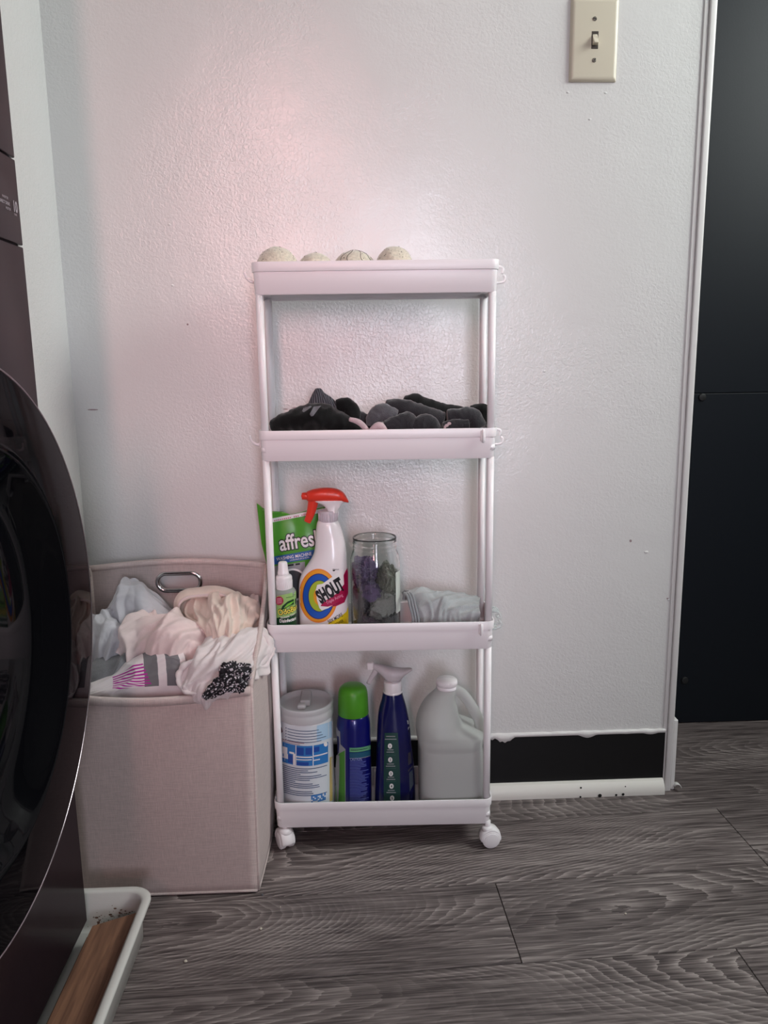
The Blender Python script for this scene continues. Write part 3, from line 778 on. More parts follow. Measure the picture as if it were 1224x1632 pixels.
decal('small_print', stripes(441, 449.5, 954, 961, 4, .7, -.1), mat('pale_pink_print', s2l(230, 190, 200), .4), od, s2, .0012, 4)
decal('small_print', stripes(456, 470, 952.5, 952.5, 1, .6, -.2) + stripes(466, 471, 948, 948, 1, .5, -.1), M_dkgreen, od, s2, .0010, 4)
wo = (P(454.9, 970, OY).x, OY, .0180)
ptext('name_outline', 'OdoBan', 444.4, 980.8, 12.6, M_blackp, od, s2, 12, .84, .085, 0, .0011, step=3, wrap=wo)
ptext('name_text', 'OdoBan', 444.4, 980.8, 12.6, mat('yellow_lettering', s2l(240, 224, 90), .4), od, s2, 12, .84, .018, 0, .0015, step=3, wrap=wo)
ptext('small_text', 'Eliminates Odors', 447.8, 986, 4.4, M_white, od, s2, 12, .8, .015, 0, .0012, step=3, wrap=wo)
ptext('label_text', 'Disinfectant', 446, 992.3, 7.2, M_white, od, s2, 5, .82, .025, 0, .0012, step=3, wrap=wo)
rebase(od)

# -- glass jar with cloth wads
JX, JY = .1785, -.0985; zj = Z3 + .0004
M_glass = mat('clear_glass', (.97, .985, .98), .01, trans=1, ior=1.48)
jar = thing('glass_jar', (JX, JY, zj), 'open clear glass jar filled with crumpled purple and grey wads', 'jar')
prof = [(0, 0), (.036, 0), (.0400, .0015), (.0415, .006), (.0418, .015), (.0418, .122), (.0410, .132), (.0385, .141), (.0365, .146), (.0362, .150), (.0372, .1515), (.0362, .153), (.0362, .157), (.0373, .1585), (.0362, .160), (.0362, .164), (.0368, .1665), (.0358, .168),
        (.0345, .1668), (.0340, .163), (.0340, .148), (.0358, .141), (.0385, .132), (.0396, .122), (.0396, .015), (.0385, .006), (.034, .0035), (0, .0035)]
bm = bmesh.new(); lathe(bm, prof, (JX, JY, zj), 72); obj('glass', bm, M_glass, jar)
bm = bmesh.new()
for k in range(9):
    pass
a0, a1 = R(-38), R(-12); prev = None
for k in range(9):
    a = a0 + (a1 - a0) * k / 8; cur = [bm.verts.new((JX + .0421 * cos(a), JY + .0421 * sin(a), zj + z_)) for z_ in (.042, .112)]
    if prev: bm.faces.new((prev[0], cur[0], cur[1], prev[1]))
    prev = cur
obj('paper_label', bm, mat('label_paper', s2l(206, 212, 204), .7), jar)
rebase(jar)
M_w = {'purple': fabric('purple_fleece', s2l(112, 100, 134), .6, 500, .4), 'dark': fabric('dark_violet_fleece', s2l(96, 90, 106), .6, 500, .4),
       'grey': fabric('grey_fleece', s2l(150, 153, 150), .6, 500, .4), 'char': fabric('charcoal_fleece', s2l(96, 96, 102), .6, 500, .4), 'green': fabric('grey_green_fleece', s2l(140, 146, 134), .6, 500, .4)}
def wad(name, x, y, z, rx, ry, rz, m, seed, sub=6, amp=.62, freq=1.5):
    bm = bmesh.new(); bmesh.ops.create_icosphere(bm, subdivisions=sub, radius=1)
    for v in bm.verts:
        p = v.co.copy(); q = p * freq + V((seed * 3.7, seed * 1.3, 0))
        wq = q + V((noise.noise(q + V((5, 0, 0))), noise.noise(q + V((0, 5, 0))), noise.noise(q + V((0, 0, 5))))) * .8
        r1 = max(0, 1 - abs(noise.noise(wq)) * 3.2) ** 1.2; r2 = max(0, 1 - abs(noise.noise(wq * 2.1 + V((3, 1, 7)))) * 3); lo = noise.noise(q * .8 + V((9, 9, 9)))
        k = .78 + amp * (r1 * .34 + r2 * .16 + lo * .7)
        c = V((x + p.x * rx * k, y + p.y * ry * k, z + p.z * rz * k))
        dx, dy = c.x - JX, c.y - JY; rr = sqrt(dx * dx + dy * dy); lim = .0388 - (.004 if c.z > zj + .125 else 0)
        if rr > lim: c.x = JX + dx * lim / rr; c.y = JY + dy * lim / rr
        c.z = max(c.z, zj + .0042)
        v.co = c - V((x, y, z))
    o = obj(name, bm, m); o.location = (x, y, z); return o
wads = [(.160, -.108, .482, .024, .022, .024, 'purple', 'purple cloth wad on top of the pile inside the glass jar'),
        (.168, -.120, .451, .019, .020, .020, 'purple', 'purple cloth wad against the glass under the topmost wad in the jar'),
        (.202, -.104, .466, .021, .028, .027, 'green', 'grey green cloth wad at the upper right inside the glass jar'),
        (.191, -.124, .428, .025, .018, .022, 'grey', 'pale grey cloth wad in the middle of the glass jar'),
        (.151, -.112, .429, .020, .026, .028, 'char', 'charcoal cloth wad at the left middle inside the glass jar'),
        (.160, -.116, .391, .026, .026, .0190, 'dark', 'dark violet cloth wad at the lower left bottom of the glass jar'),
        (.200, -.112, .393, .022, .028, .0200, 'char', 'dark grey cloth wad at the lower right bottom of the glass jar'),
        (.178, -.080, .430, .036, .020, .055, 'dark', 'tall dark violet cloth wad at the back of the glass jar')]
for i, (x, y, z, a, b, c, m, lb) in enumerate(wads):
    tag(wad('cloth_wad', x, y, z, a, b, c, M_w[m], i + 3), lb, 'cloth', 'cloth wads in the glass jar')

# ------------------------------------------------------------------ cloth sheets
def bsurf(ctrl, nu, nv):
    rows = [spl(r, nu) for r in ctrl]
    cols = [spl([rows[i][j] for i in range(len(rows))], nv) for j in range(nu + 1)]
    return [[V(cols[j][i]) for j in range(nu + 1)] for i in range(nv + 1)]
def sheet(name, ctrl, m, seed=1, nu=70, nv=50, folds=((.006, 5, 0, .8),), fine=.0012, thick=.0016, pix=True, parent=None, edge=0):
    """ctrl rows of (u, v, Y) photograph point + depth; folds = (amp, count, angle, warp)"""
    c = [[tuple(P(*q)) if pix else q for q in r] for r in ctrl]
    G = bsurf(c, nu, nv); bm = bmesh.new(); uvl = bm.loops.layers.uv.new('UVMap')
    vs = []; N = []
    for i in range(nv + 1):
        rn = []
        for j in range(nu + 1):
            du = G[i][min(j + 1, nu)] - G[i][max(j - 1, 0)]; dv = G[min(i + 1, nv)][j] - G[max(i - 1, 0)][j]
            n = dv.cross(du)
            n = n.normalized() if n.length > 1e-9 else V((0, -1, 0))
            if n.y > .3 or n.dot(V((0, -.8, .6))) < 0: n = -n
            rn.append(n)
        N.append(rn)
    for i in range(nv + 1):
        row = []
        for j in range(nu + 1):
            s, t = j / nu, i / nv; d = 0
            for a, k, an, wp in folds:
                ca, sa = cos(R(an)), sin(R(an)); p_, q_ = s * ca + t * sa, -s * sa + t * ca
                wv = noise.noise(V((s * 1.7, t * 1.7, seed * 5.1 + a * 99))) * wp * .22
                n_ = noise.noise(V(((p_ + wv) * k * 1.25, q_ * k * .33 + 3, seed * 2.2 + k)))
                d += a * (1.25 * max(0, 1 - abs(n_) * 2.6) ** 1.25 - .35 + .9 * noise.noise(V(((p_ + wv) * k * .6, q_ * k * .3, seed + 9.5))))
            d += fine * noise.noise(V((s * 14, t * 14, seed)))
            fade = 1
            if edge: fade = min(1, min(s, 1 - s, t, 1 - t) / edge)
            row.append(bm.verts.new(G[i][j] + N[i][j] * d * fade))
        vs.append(row)
    for i in range(nv):
        for j in range(nu):
            f = bm.faces.new((vs[i][j], vs[i][j + 1], vs[i + 1][j + 1], vs[i + 1][j]))
            for l, (a, b) in zip(f.loops, ((j, i), (j + 1, i), (j + 1, i + 1), (j, i + 1))): l[uvl].uv = (a / nu, b / nv)
    o = obj(name, bm, m, parent)
    md = o.modifiers.new('thick', 'SOLIDIFY'); md.thickness = thick; md.offset = 0
    md = o.modifiers.new('sub', 'SUBSURF'); md.levels = md.render_levels = 1
    return o
M_satin = fabric('grey_satin', s2l(168, 172, 174), .85, 500, .3, .1, .55)
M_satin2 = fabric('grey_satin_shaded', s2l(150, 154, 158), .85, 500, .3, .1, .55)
gc = sheet('grey_cloth', [[(642, 950, -.055), (668, 941, -.055), (700, 942, -.055), (735, 950, -.055), (764, 958, -.06)],
                     [(646, 950, -.085), (672, 945, -.085), (700, 950, -.09), (735, 955, -.09), (764, 960, -.09)],
                     [(655, 972, -.110), (680, 958, -.112), (706, 958, -.112), (738, 966, -.112), (764, 968, -.112)],
                     [(662, 992, -.125), (686, 984, -.13), (710, 984, -.13), (738, 984, -.128), (764, 980, -.125)],
                     [(662, 1010, -.122), (686, 1005, -.128), (710, 1005, -.128), (738, 1005, -.126), (764, 1005, -.122)]],
           M_satin, 4, 90, 60, ((.006, 3.2, 62, 1.2), (.003, 6, 20, 1.4)), .0006)
tag(gc, 'light grey silky cloth bunched on the third shelf beside the glass jar', 'cloth')
bm = bmesh.new()
for k in range(3):
    sweep(bm, spl([tuple(P(u + k * 4.2, v - k * .4, Y)) for u, v, Y in ((643, 955, -.100), (645, 946, -.112), (650, 952, -.128), (654, 968, -.136), (658, 985, -.139), (658, 1000, -.138))], 24), .0021, 8, flat=(1, 1))
obj('waistband', bm, M_satin2, gc)

# ------------------------------------------------------------------ socks on the second tray
M_blk = fabric('black_knit', s2l(9, 9, 10), .6, 700, .15, .3)
M_chr = fabric('charcoal_knit', s2l(46, 45, 49), .65, 600, .4, .5)
M_gry = fabric('grey_knit', s2l(92, 92, 97), .65, 600, .4, .5)
M_pnk = fabric('pale_pink_knit', s2l(206, 182, 186), .8, 600, .4, .3)
M_gst = fabric('grey_stripe_knit', s2l(112, 112, 118), .8, 600, .4, .3)
def rib_mat():
    m, t, b = nt('ribbed_grey_knit'); b.inputs['Roughness'].default_value = .9
    uv = t.nodes.new('ShaderNodeUVMap'); wv = t.nodes.new('ShaderNodeTexWave'); wv.inputs['Scale'].default_value = 5.5; wv.inputs['Distortion'].default_value = .4
    t.links.new(uv.outputs[0], wv.inputs[0]); cr = t.nodes.new('ShaderNodeValToRGB')
    cr.color_ramp.elements[0].color = (*s2l(44, 44, 50), 1); cr.color_ramp.elements[1].color = (*s2l(98, 98, 106), 1)
    t.links.new(wv.outputs[0], cr.inputs[0]); t.links.new(cr.outputs[0], b.inputs['Base Color'])
    bp = t.nodes.new('ShaderNodeBump'); bp.inputs['Distance'].default_value = .001; t.links.new(wv.outputs[0], bp.inputs['Height']); t.links.new(bp.outputs[0], b.inputs['Normal'])
    return m
def sock(pts, rads, flat, m, seed, label, amp=.16, seg=28, n=60, group='socks on the second shelf'):
    """folded sock: tube along (u, v, Y) points, radii in metres, closed round ends, wrinkled"""
    pp = [V(q) for q in spl([tuple(P(*q)) for q in pts], n)]; rr = [r[0] for r in spl([(r,) for r in rads], n)]
    bm = bmesh.new(); rings = []
    for i, p in enumerate(pp):
        e = min(1, sqrt(max(0, 1 - (1 - min(i, n - i) / (n * .06)) ** 2)) if min(i, n - i) < n * .06 else 1); e = max(e, .05)
        t = (pp[min(i + 1, n)] - pp[max(i - 1, 0)]).normalized(); x = V((0, 1, 0)); y = t.cross(x).normalized()
        ring = []
        for k in range(seg):
            a = 2 * pi * k / seg; d = x * cos(a) * flat + y * sin(a)
            q = p * 55 + d * .9 + V((seed * 9, 0, 0)); w = 1 - abs(noise.noise(q)) * 2.2; w2 = 1 - abs(noise.noise(q * 2.3)) * 2
            ring.append(bm.verts.new(p + d * rr[i] * e * (1 + amp * (w - .4) + amp * .4 * w2)))
        rings.append(ring)
    for A, B in zip(rings, rings[1:]):
        for k in range(seg): bm.faces.new((A[k], A[(k + 1) % seg], B[(k + 1) % seg], B[k]))
    bm.faces.new(rings[0][::-1]); bm.faces.new(rings[-1])
    zmin = Z2 + .0008
    for v in bm.verts:
        if v.co.z < zmin: v.co.z = zmin
        v.co.y = min(v.co.y, -.050)
        v.co.y = max(v.co.y, OC.y - .0249 * v.co.x + .0045)
    o = obj('sock', bm, m); return tag(o, label, 'sock', group)
s = sock([(430, 680, -.09), (450, 675, -.095), (480, 667.5, -.10), (510, 665, -.10), (540, 674, -.10), (575, 685, -.105)], [.008, .014, .0185, .0215, .017, .008], 1.3, M_blk, 1, 'long black sock with two grey stripes at the left end of the second shelf', .16)
s.name = 'sock'
def sockY(x, z):
    return -.1263
bm = bmesh.new()
def onmesh(o, u, v, lift=.0006):
    """hit a mesh along the photograph ray through (u, v)"""
    d = ray(u, v).normalized(); mw = o.matrix_world.inverted()
    ok, loc, nrm, _ = o.ray_cast(mw @ CAM, mw.to_3x3() @ d)
    return (o.matrix_world @ loc - d * lift) if ok else None
def mesh_patch(name, o, poly, m, parent, step=2.5, lift=.0007):
    bpy.context.view_layer.update()
    bm = bmesh.new(); bm.faces.new([bm.verts.new((a, b, 0)) for a, b in poly]); cutgrid(bm, step); bad = []
    for v in bm.verts:
        q = onmesh(o, v.co.x, v.co.y, lift)
        if q is None: bad.append(v)
        else: v.co = q
    bmesh.ops.delete(bm, geom=bad, context='VERTS')
    if not bm.faces: bm.free(); return None
    return obj(name, bm, m, parent, recalc=False)
bm.free()
mesh_patch('stripe', s, [(484, 650), (495, 646.5), (497, 648), (489, 654), (484, 657), (481.5, 655)], M_gst, s)
mesh_patch('stripe', s, [(500, 648), (512, 646.5), (508, 651), (499, 663), (496, 663.5), (493.5, 660)], M_gst, s)
M_rib = rib_mat()
sock([(535, 650, -.075), (552, 650, -.08), (560, 662, -.085), (556, 676, -.09)], [.012, .016, .015, .013], .9, M_blk, 5, 'small black sock heel folded over between the ribbed cuff and the bare gap', .08)
rc = sheet('sock', [[(489, 652, -.070), (500, 628, -.066), (508, 621, -.066), (520, 630, -.068), (545, 648, -.07)],
                    [(487, 656, -.078), (500, 634, -.078), (510, 625, -.078), (522, 634, -.078), (546, 652, -.08)],
                    [(480, 672, -.085), (496, 655, -.085), (515, 645, -.085), (528, 645, -.085), (550, 662, -.085)],
                    [(470, 690, -.080), (490, 682, -.080), (515, 678, -.080), (535, 678, -.080), (555, 690, -.08)]], M_rib, 3, 40, 34, ((.0015, 3, 30, .5),), .0003, .003)
tag(rc, 'grey ribbed sock cuff standing up as the left peak of the sock pile', 'sock', 'socks on the second shelf')
sock([(560, 662, -.07), (580, 672, -.075), (600, 684, -.08)], [.012, .013, .012], .9, M_chr, 11, 'dark grey sock lying flat in the low middle of the sock pile', .1)
sock([(556, 668, -.130), (570, 672, -.131), (580, 680, -.131), (588, 692, -.13)], [.0030, .0044, .0044, .004], .8, M_pnk, 12, 'thin pale pink sock edge in front of the long black sock', .05)
sock([(640, 645, -.068), (660, 650, -.07), (690, 663, -.072), (725, 668, -.075), (764, 668, -.08)], [.015, .023, .024, .022, .015], .8, M_blk, 7, 'long black sock forming the high right peak of the sock pile', .08)
sock([(750, 660, -.09), (766, 660, -.095), (767, 676, -.098)], [.013, .0175, .016], .9, M_blk, 8, 'black sock toe at the far right end of the sock pile', .08)
sock([(613, 649, -.088), (640, 652, -.09), (670, 664, -.095), (705, 678, -.10)], [.011, .016, .019, .020], .9, M_chr, 9, 'charcoal sock slanting down in the centre of the right sock heap', .10)
sock([(712, 668, -.105), (735, 666, -.107), (752, 667, -.11), (762, 683, -.115)], [.014, .016, .016, .014], .9, M_chr, 10, 'charcoal sock cuff bent over at the right front of the sock pile', .12)
sock([(595, 680, -.105), (598, 665, -.105), (612, 658, -.105), (632, 665, -.108)], [.010, .013, .014, .011], 1.0, M_gry, 14, 'mid grey fuzzy sock curled at the left of the right sock heap', .14)
sock([(612, 680, -.122), (632, 676, -.122), (650, 671, -.122), (657, 684, -.124)], [.009, .013, .0135, .011], .9, M_chr, 16, 'charcoal rolled sock beside the grey fuzzy sock', .14)
sock([(662, 686, -.126), (672, 676, -.126), (684, 676, -.126), (693, 688, -.126)], [.011, .0135, .0135, .011], .9, M_chr, 18, 'rounded dark grey sock toe at the front centre of the sock pile', .12)
ps = sock([(706, 684, -.130), (722, 681, -.130), (748, 681, -.130)], [.009, .012, .011], .8, M_chr, 20, 'dark sock with pale pink dots at the front of the sock pile', .12)
for u, v in ((712, 678), (716, 675), (708, 681)): mesh_patch('dot', ps, ell(u, v, 3.2, 2.4, 12), M_pnk, ps)
sock([(588, 690, -.133), (604, 679, -.134), (616, 690, -.134)], [.004, .0065, .004], .8, M_pnk, 22, 'small pale pink sock tip poking up at the front of the second shelf', .04)

# ------------------------------------------------------------------ bottles on the bottom tray
wp = thing('wipes_canister', (.054, -.0975, Z4), 'white wipes canister with clear frosted lid and blue label', 'canister')
WX, WY, WR = .0545, -.0985, .0462
M_can = mat('canister_plastic', s2l(222, 224, 228), .35); M_frost = mat('frosted_lid', (.86, .86, .88), .30, trans=.55, ior=1.25)
zt = P(488, 1116, WY).z
bm = bmesh.new(); H = zt - .016 - Z4
lathe(bm, [(0, 0), (WR - .004, 0), (WR - .001, .002), (WR, .006), (WR, H - .012), (WR - .001, H - .006), (WR - .002, H), (0, H)], (WX, WY, Z4 + .0003), 64); obj('canister', bm, M_can, wp)
bm = bmesh.new()
lathe(bm, [(WR + .0012, -.024), (WR + .0018, -.022), (WR + .0016, -.012), (WR + .0005, -.010), (WR + .0016, -.008), (WR + .0018, -.002), (WR + .0005, .0005), (WR - .003, 0), (WR - .006, -.006), (WR - .010, -.0075), (0, -.0075), (0, -.0095), (WR - .010, -.0095), (WR - .001, -.010), (WR - .0002, -.024)], (WX, WY, zt), 64, closed=False)
lid = obj('lid', bm, M_frost, wp)
bm = bmesh.new()
box(bm, WX - .009, WX + .009, WY - .010, WY + .035, zt - .0075, zt + .004, .003, 3); box(bm, WX - .013, WX + .002, WY - .024, WY - .008, zt - .0075, zt + .001, .003, 3); obj('lid_flap', bm, M_frost, lid)
s3 = lambda x, z: WY - sqrt(max(1e-8, (WR + .0002) ** 2 - min(abs(x - WX), WR * .985) ** 2))
bd = lambda u: -3.0 * 0 
M_lb = mat('pale_blue_print', s2l(176, 208, 232), .4); M_mb = mat('mid_blue_print', s2l(48, 120, 190), .4); M_inkb = mat('blue_grey_ink', s2l(74, 92, 128), .4)
arc = lambda u0, u1, v, k=.0095, c=487: [(u0 + (u1 - u0) * j / 14, v - k * ((u0 + (u1 - u0) * j / 14) - c) ** 2 * .55) for j in range(15)]
def band(u0, u1, v0, v1, c=487): return arc(u0, u1, v0, c=c) + arc(u0, u1, v1, c=c)[::-1]
decal('label', [band(444, 530, 1158, 1285)], mat('label_white', s2l(214, 220, 226), .4), wp, s3, .0004)
decal('label_shade', [band(505, 529, 1158, 1184)], M_lb, wp, s3, .0006)
decal('picture_panel', [band(446, 523, 1189, 1221)], M_mb, wp, s3, .0007)
decal('picture', [band(471, 472.2, 1189, 1221), band(498.5, 499.7, 1189, 1221), band(450, 458, 1196, 1206), band(449, 459, 1206, 1214), band(461, 469, 1201, 1204), band(467, 470.5, 1203, 1221), band(471, 498, 1206, 1208), band(472, 497, 1210.5, 1212), band(500, 522, 1205, 1207), band(500, 510, 1212, 1213.5)], M_white, wp, s3, .0010)
decal('picture', [band(473, 484, 1192, 1204), band(487, 497, 1192, 1203), band(500, 509, 1192, 1200), band(459, 468, 1206, 1219), band(472, 492, 1215, 1220)], M_navy if False else mat('deep_blue_print', s2l(34, 74, 160), .4), wp, s3, .0009)
decal('round_mark', [ell(519, 1186, 3, 3.8)], M_white, wp, s3, .0012)
decal('maker_corner', [[(444, 1153), (449, 1160), (450.5, 1166), (448, 1169), (444, 1168)]], mat('dark_red_print', s2l(90, 18, 40), .4), wp, s3, .0008)
random.seed(5); bars = []
for v in (1165, 1169.5, 1174, 1178.5, 1183): bars.append(band(458, random.uniform(485, 522), v, v + 1.1)); bars.append(band(455, 456.6, v - .4, v + 1.2))
decal('small_print', bars, M_inkb, wp, s3, .0009)
decal('small_print', [band(449, 485, 1187 - 2.5, 1185.4), band(449, 478, 1187.3, 1188)], mat('dull_red_ink', s2l(150, 96, 104), .4), wp, s3, .0011)
bars = [band(449, random.uniform(490, 524) if k % 4 != 3 else random.uniform(462, 480), 1225 + k * 3.05, 1226.2 + k * 3.05) for k in range(15)]
decal('small_print', bars, M_inkb, wp, s3, .0009)
random.seed(9); bars = []
for a in range(9):
    for b in range(5):
        if random.random() < .6: bars.append(band(496 + a * 2.6, 498.4 + a * 2.6, 1268 + b * 2.4, 1270.2 + b * 2.4))
decal('small_print', bars, M_mb, wp, s3, .0010)
decal('yellow_side', [band(525.5, 530, 1215, 1285)], mat('pale_yellow_print', s2l(206, 180, 110), .4), wp, s3, .0008)
rebase(wp)

ae = thing('aerosol_can', (.1365, -.098, Z4), 'dark blue aerosol can with bright green domed cap', 'aerosol can')
AX, AY, AR = .1368, -.0985, .0296
M_ablue = mat('metallic_blue_can', s2l(10, 14, 104), .28, coat=.4, metal=.15); M_agreen = mat('green_cap', s2l(76, 150, 36), .38, bump=(150, .06))
zc = P(563, 1136, AY).z
bm = bmesh.new(); h = zc - Z4
lathe(bm, [(0, 0), (AR - .003, 0), (AR - .0005, .001), (AR, .004), (AR, h - .022), (AR - .0008, h - .013), (AR - .003, h - .004), (AR - .0055, h + .002), (0, h + .002)], (AX, AY, Z4 + .0003), 56); obj('can', bm, M_ablue, ae)
bm = bmesh.new(); hc = P(560, 1091, AY).z - zc
lathe(bm, [(0, 0), (AR - .0035, 0), (AR - .0028, .001), (AR - .0038, hc * .55), (AR - .0045, hc * .75), (AR - .0065, hc * .88), (AR - .0115, hc * .97), (AR - .019, hc), (0, hc)], (AX, AY, zc), 56); obj('cap', bm, M_agreen, ae)
s4 = lambda x, z: AY - sqrt(max(1e-8, (AR + .0002) ** 2 - min(abs(x - AX), AR * .985) ** 2))
arc4 = lambda u0, u1, v0, v1: [(u0 + (u1 - u0) * j / 8, v0 - .006 * ((u0 + (u1 - u0) * j / 8) - 563) ** 2) for j in range(9)] + [(u1 + (u0 - u1) * j / 8, v1 - .006 * ((u1 + (u0 - u1) * j / 8) - 563) ** 2) for j in range(9)]
decal('panel_outline', [[(536, 1156), (539, 1164), (542, 1166), (542.5, 1186), (550.5, 1194), (551, 1290), (537, 1290), (534.5, 1230), (536, 1204), (540, 1200), (541, 1186), (540, 1174), (535.5, 1172)]], M_grey, ae, s4, .0003, 3)
decal('green_panel', [[(537, 1205), (542, 1200), (549.5, 1196), (550, 1290), (535.4, 1290), (535.4, 1210)]], mat('leaf_green_print', s2l(72, 140, 50), .4), ae, s4, .0006, 3)
decal('header_band', [arc4(557, 591, 1192, 1199)], mat('sea_green_print', s2l(96, 160, 120), .4), ae, s4, .0004, 3)
decal('header_band', [arc4(557, 591, 1200, 1208.5)], mat('dark_teal_print', s2l(32, 84, 110), .4), ae, s4, .0004, 3)
decal('fine_line', [arc4(557, 591, 1208.5, 1209.3)], M_grey, ae, s4, .0005, 3)
random.seed(3); decal('small_print', [arc4(557.5, random.uniform(574, 590), 1213 + k * 2.35, 1213.9 + k * 2.35) for k in range(28)], mat('pale_blue_ink', s2l(104, 116, 190), .4), ae, s4, .0005, 3)
decal('small_print', [arc4(559, 586, 1195, 1195.9)], M_blackp, ae, s4, .0006, 3)
ptext('label_text', 'CAUTION', 558, 1212.5, 5.5, mat('blue_lettering', s2l(150, 165, 215), .4), ae, s4, 3, .75, .01, 0, .0006)
rebase(ae)

bb = thing('spray_bottle', tuple(P(629, 1285, -.098)), 'dark navy spray bottle with white trigger head on the bottom shelf', 'spray bottle')
BY = -.100
M_navyb = mat('navy_bottle', s2l(20, 22, 78), .16, coat=.4); M_head = mat('milky_trigger_plastic', s2l(216, 210, 214), .25, trans=.25, ior=1.3)
L5 = body([(1103.5, 610, 641, .0125, 2), (1112, 608.5, 643.5, .0145, 2), (1124, 605, 647, .017, 2.1), (1136, 602.6, 649.6, .0185, 2.2), (1148, 601.5, 652, .0198, 2.3), (1160, 600.8, 653.6, .0208, 2.4), (1186, 599.8, 655.8, .0222, 2.5), (1211, 599, 658.8, .0235, 2.5), (1240, 598, 661, .0245, 2.6), (1270, 597.4, 662, .025, 2.6), (1283, 597.4, 662, .025, 2.6)], BY, Z4, BY, m=50)
bm = bmesh.new(); L5.build(bm, 60); obj('bottle', bm, M_navyb, bb)
c = P(626, 1094, BY); bm = bmesh.new(); cyl(bm, (c.x, BY, c.z), (0, 0, 1), .0162, .0152, .0215, 36, .001); cyl(bm, (c.x, BY, c.z - .0085), (0, 0, 1), .0168, .0168, .003, 36, .0008); obj('collar', bm, M_wbottle, bb)
bm = bmesh.new(); hloft(bm, [pxs(*q, BY) for q in ((594, 1057, 1066, .0045), (600, 1057.5, 1069, .007), (608, 1059.5, 1076, .010), (616, 1062, 1084, .0125), (626, 1064, 1086, .0135), (636, 1065, 1084, .0125), (644, 1065.5, 1076, .010), (652, 1065, 1070.5, .0065), (656.5, 1065.5, 1068.5, .003))], 24, 30)
hd = obj('trigger_head', bm, M_head, bb)
bm = bmesh.new(); c = P(590, 1060.5, BY); box(bm, c.x - .0055, c.x + .0055, BY - .0062, BY + .0062, c.z - .0062, c.z + .0062, .0015); obj('nozzle', bm, M_wbottle, hd)
bm = bmesh.new(); sweep(bm, spl([tuple(P(*q, BY)) for q in ((602, 1064), (597.5, 1072), (592, 1080), (586.5, 1090))], 10), [.0050 - .0022 * k / 10 for k in range(11)], 12, flat=(1.2, .6), up=(0, 1, 0)); obj('trigger', bm, M_head, bb)
s5 = L5.surf
decal('label_strip', [[(613, 1168), (634, 1168), (637.5, 1230), (638.5, 1290), (611.5, 1290), (611.5, 1230)]], mat('bottle_green_print', s2l(28, 66, 62), .4), bb, s5, .0004, 3)
decal('small_print', [[(a, v), (b, v), (b, v + 1.3), (a, v + 1.3)] for a, b, v in ((615.5, 630, 1173), (613.5, 632, 1177.5), (617, 627, 1194.5), (616, 628, 1198), (616.5, 628, 1217), (615, 630, 1220.5), (618, 628, 1238), (616, 630, 1241.5), (618, 629, 1259), (616, 631, 1262.5))], M_grey, bb, s5, .0007, 3)
decal('small_print', [[(615, v), (631, v), (631, v + .5), (615, v + .5)] for v in (1203, 1224.5, 1245)], mat('dim_green_print', s2l(70, 104, 96), .4), bb, s5, .0007, 3)
for k, (u, v) in enumerate(((621.5, 1189), (622, 1211), (623, 1233), (624, 1253), (625, 1272))):
    decal('number_disc', [ell(u, v, 3.4, 4.1, 20)], M_white, bb, s5, .0007, 3)
    ptext('number', str(k + 1), u, v + 2.2, 6, M_dkgreen, bb, s5, 0, .9, .02, 0, .0010, 'CENTER')
decal('side_print', [[(650.5, 1200), (655, 1198), (656, 1216), (650.5, 1220)], [(650, 1228), (657.5, 1219), (658, 1221), (651, 1230.5)]], M_dgrey, bb, s5, .0006, 2)
decal('side_print', [[(652, 1232), (657.5, 1226), (659, 1250), (653, 1262)]], mat('grey_teal_print', s2l(72, 84, 96), .4), bb, s5, .0006, 2)
decal('side_mark', [[(648.5, 1148), (651, 1148), (651.8, 1154), (649.5, 1154)], [(650, 1160), (652.5, 1157), (652.5, 1159.5), (650.6, 1164)]], M_grey, bb, s5, .0006, 2)
rebase(bb)

jg = thing('vinegar_jug', tuple(P(717, 1285, -.1)), 'cloudy white plastic jug of clear liquid with white screw cap', 'jug')
GY = -.103
M_jug = mat('milky_jug_plastic', s2l(216, 218, 216), .30, trans=.45, ior=1.15, bump=(18, .15)); M_liq = mat('clear_liquid', s2l(200, 202, 199), .3, trans=.1, ior=1.33)
L6 = body([(1096, 696, 728, .016, 2), (1102, 690, 728, .019, 2), (1108, 684, 726, .023, 2.1), (1114, 678.5, 725, .027, 2.2), (1124, 672, 728, .033, 2.4), (1139, 666.2, 731, .040, 2.8), (1150, 663.8, 737, .0445, 3.0), (1158, 663.2, 756, .0475, 3.2), (1164, 663.4, 768.3, .0480, 3.4), (1172, 664.6, 768, .0480, 3.6), (1180, 666.4, 766.8, .0465, 4), (1188, 667, 767, .0465, 4.4), (1230, 667.4, 768.4, .0465, 4.6), (1270, 668, 769, .0465, 4.6), (1283, 668, 769, .0465, 4.6)], GY, Z4, GY, m=64)
bm = bmesh.new(); L6.build(bm, 72); jb = obj('jug_body', bm, M_jug, jg)
bm = bmesh.new(); sweep(bm, spl([tuple(P(*q, GY - .004)) for q in ((722, 1098), (734, 1103), (746, 1117), (757, 1135), (764, 1150), (765, 1166))], 30), [.0078, ] * 31, 16, flat=(.9, 1.2)); obj('handle', bm, M_jug, jg)
secs = [q for q in L6.s if q[0] < P(700, 1176, GY).z]
bm = bmesh.new(); Lq = Loft(secs, 30); Lq.build(bm, 64, off=-.0014)
for v in bm.verts: v.co.z = max(v.co.z, Z4 + .0018)
obj('liquid', bm, M_liq, jg)['label'] = 'clear liquid filling the jug below the shoulder'
c = P(712, 1090, GY); bm = bmesh.new()
lathe(bm, [(0, -.008), (.0175, -.008), (.0182, -.006), (.0178, -.0025), (.0170, -.0018), (.0178, -.0010), (.0180, .0075), (.0168, .0092), (0, .0095)], c, 44)
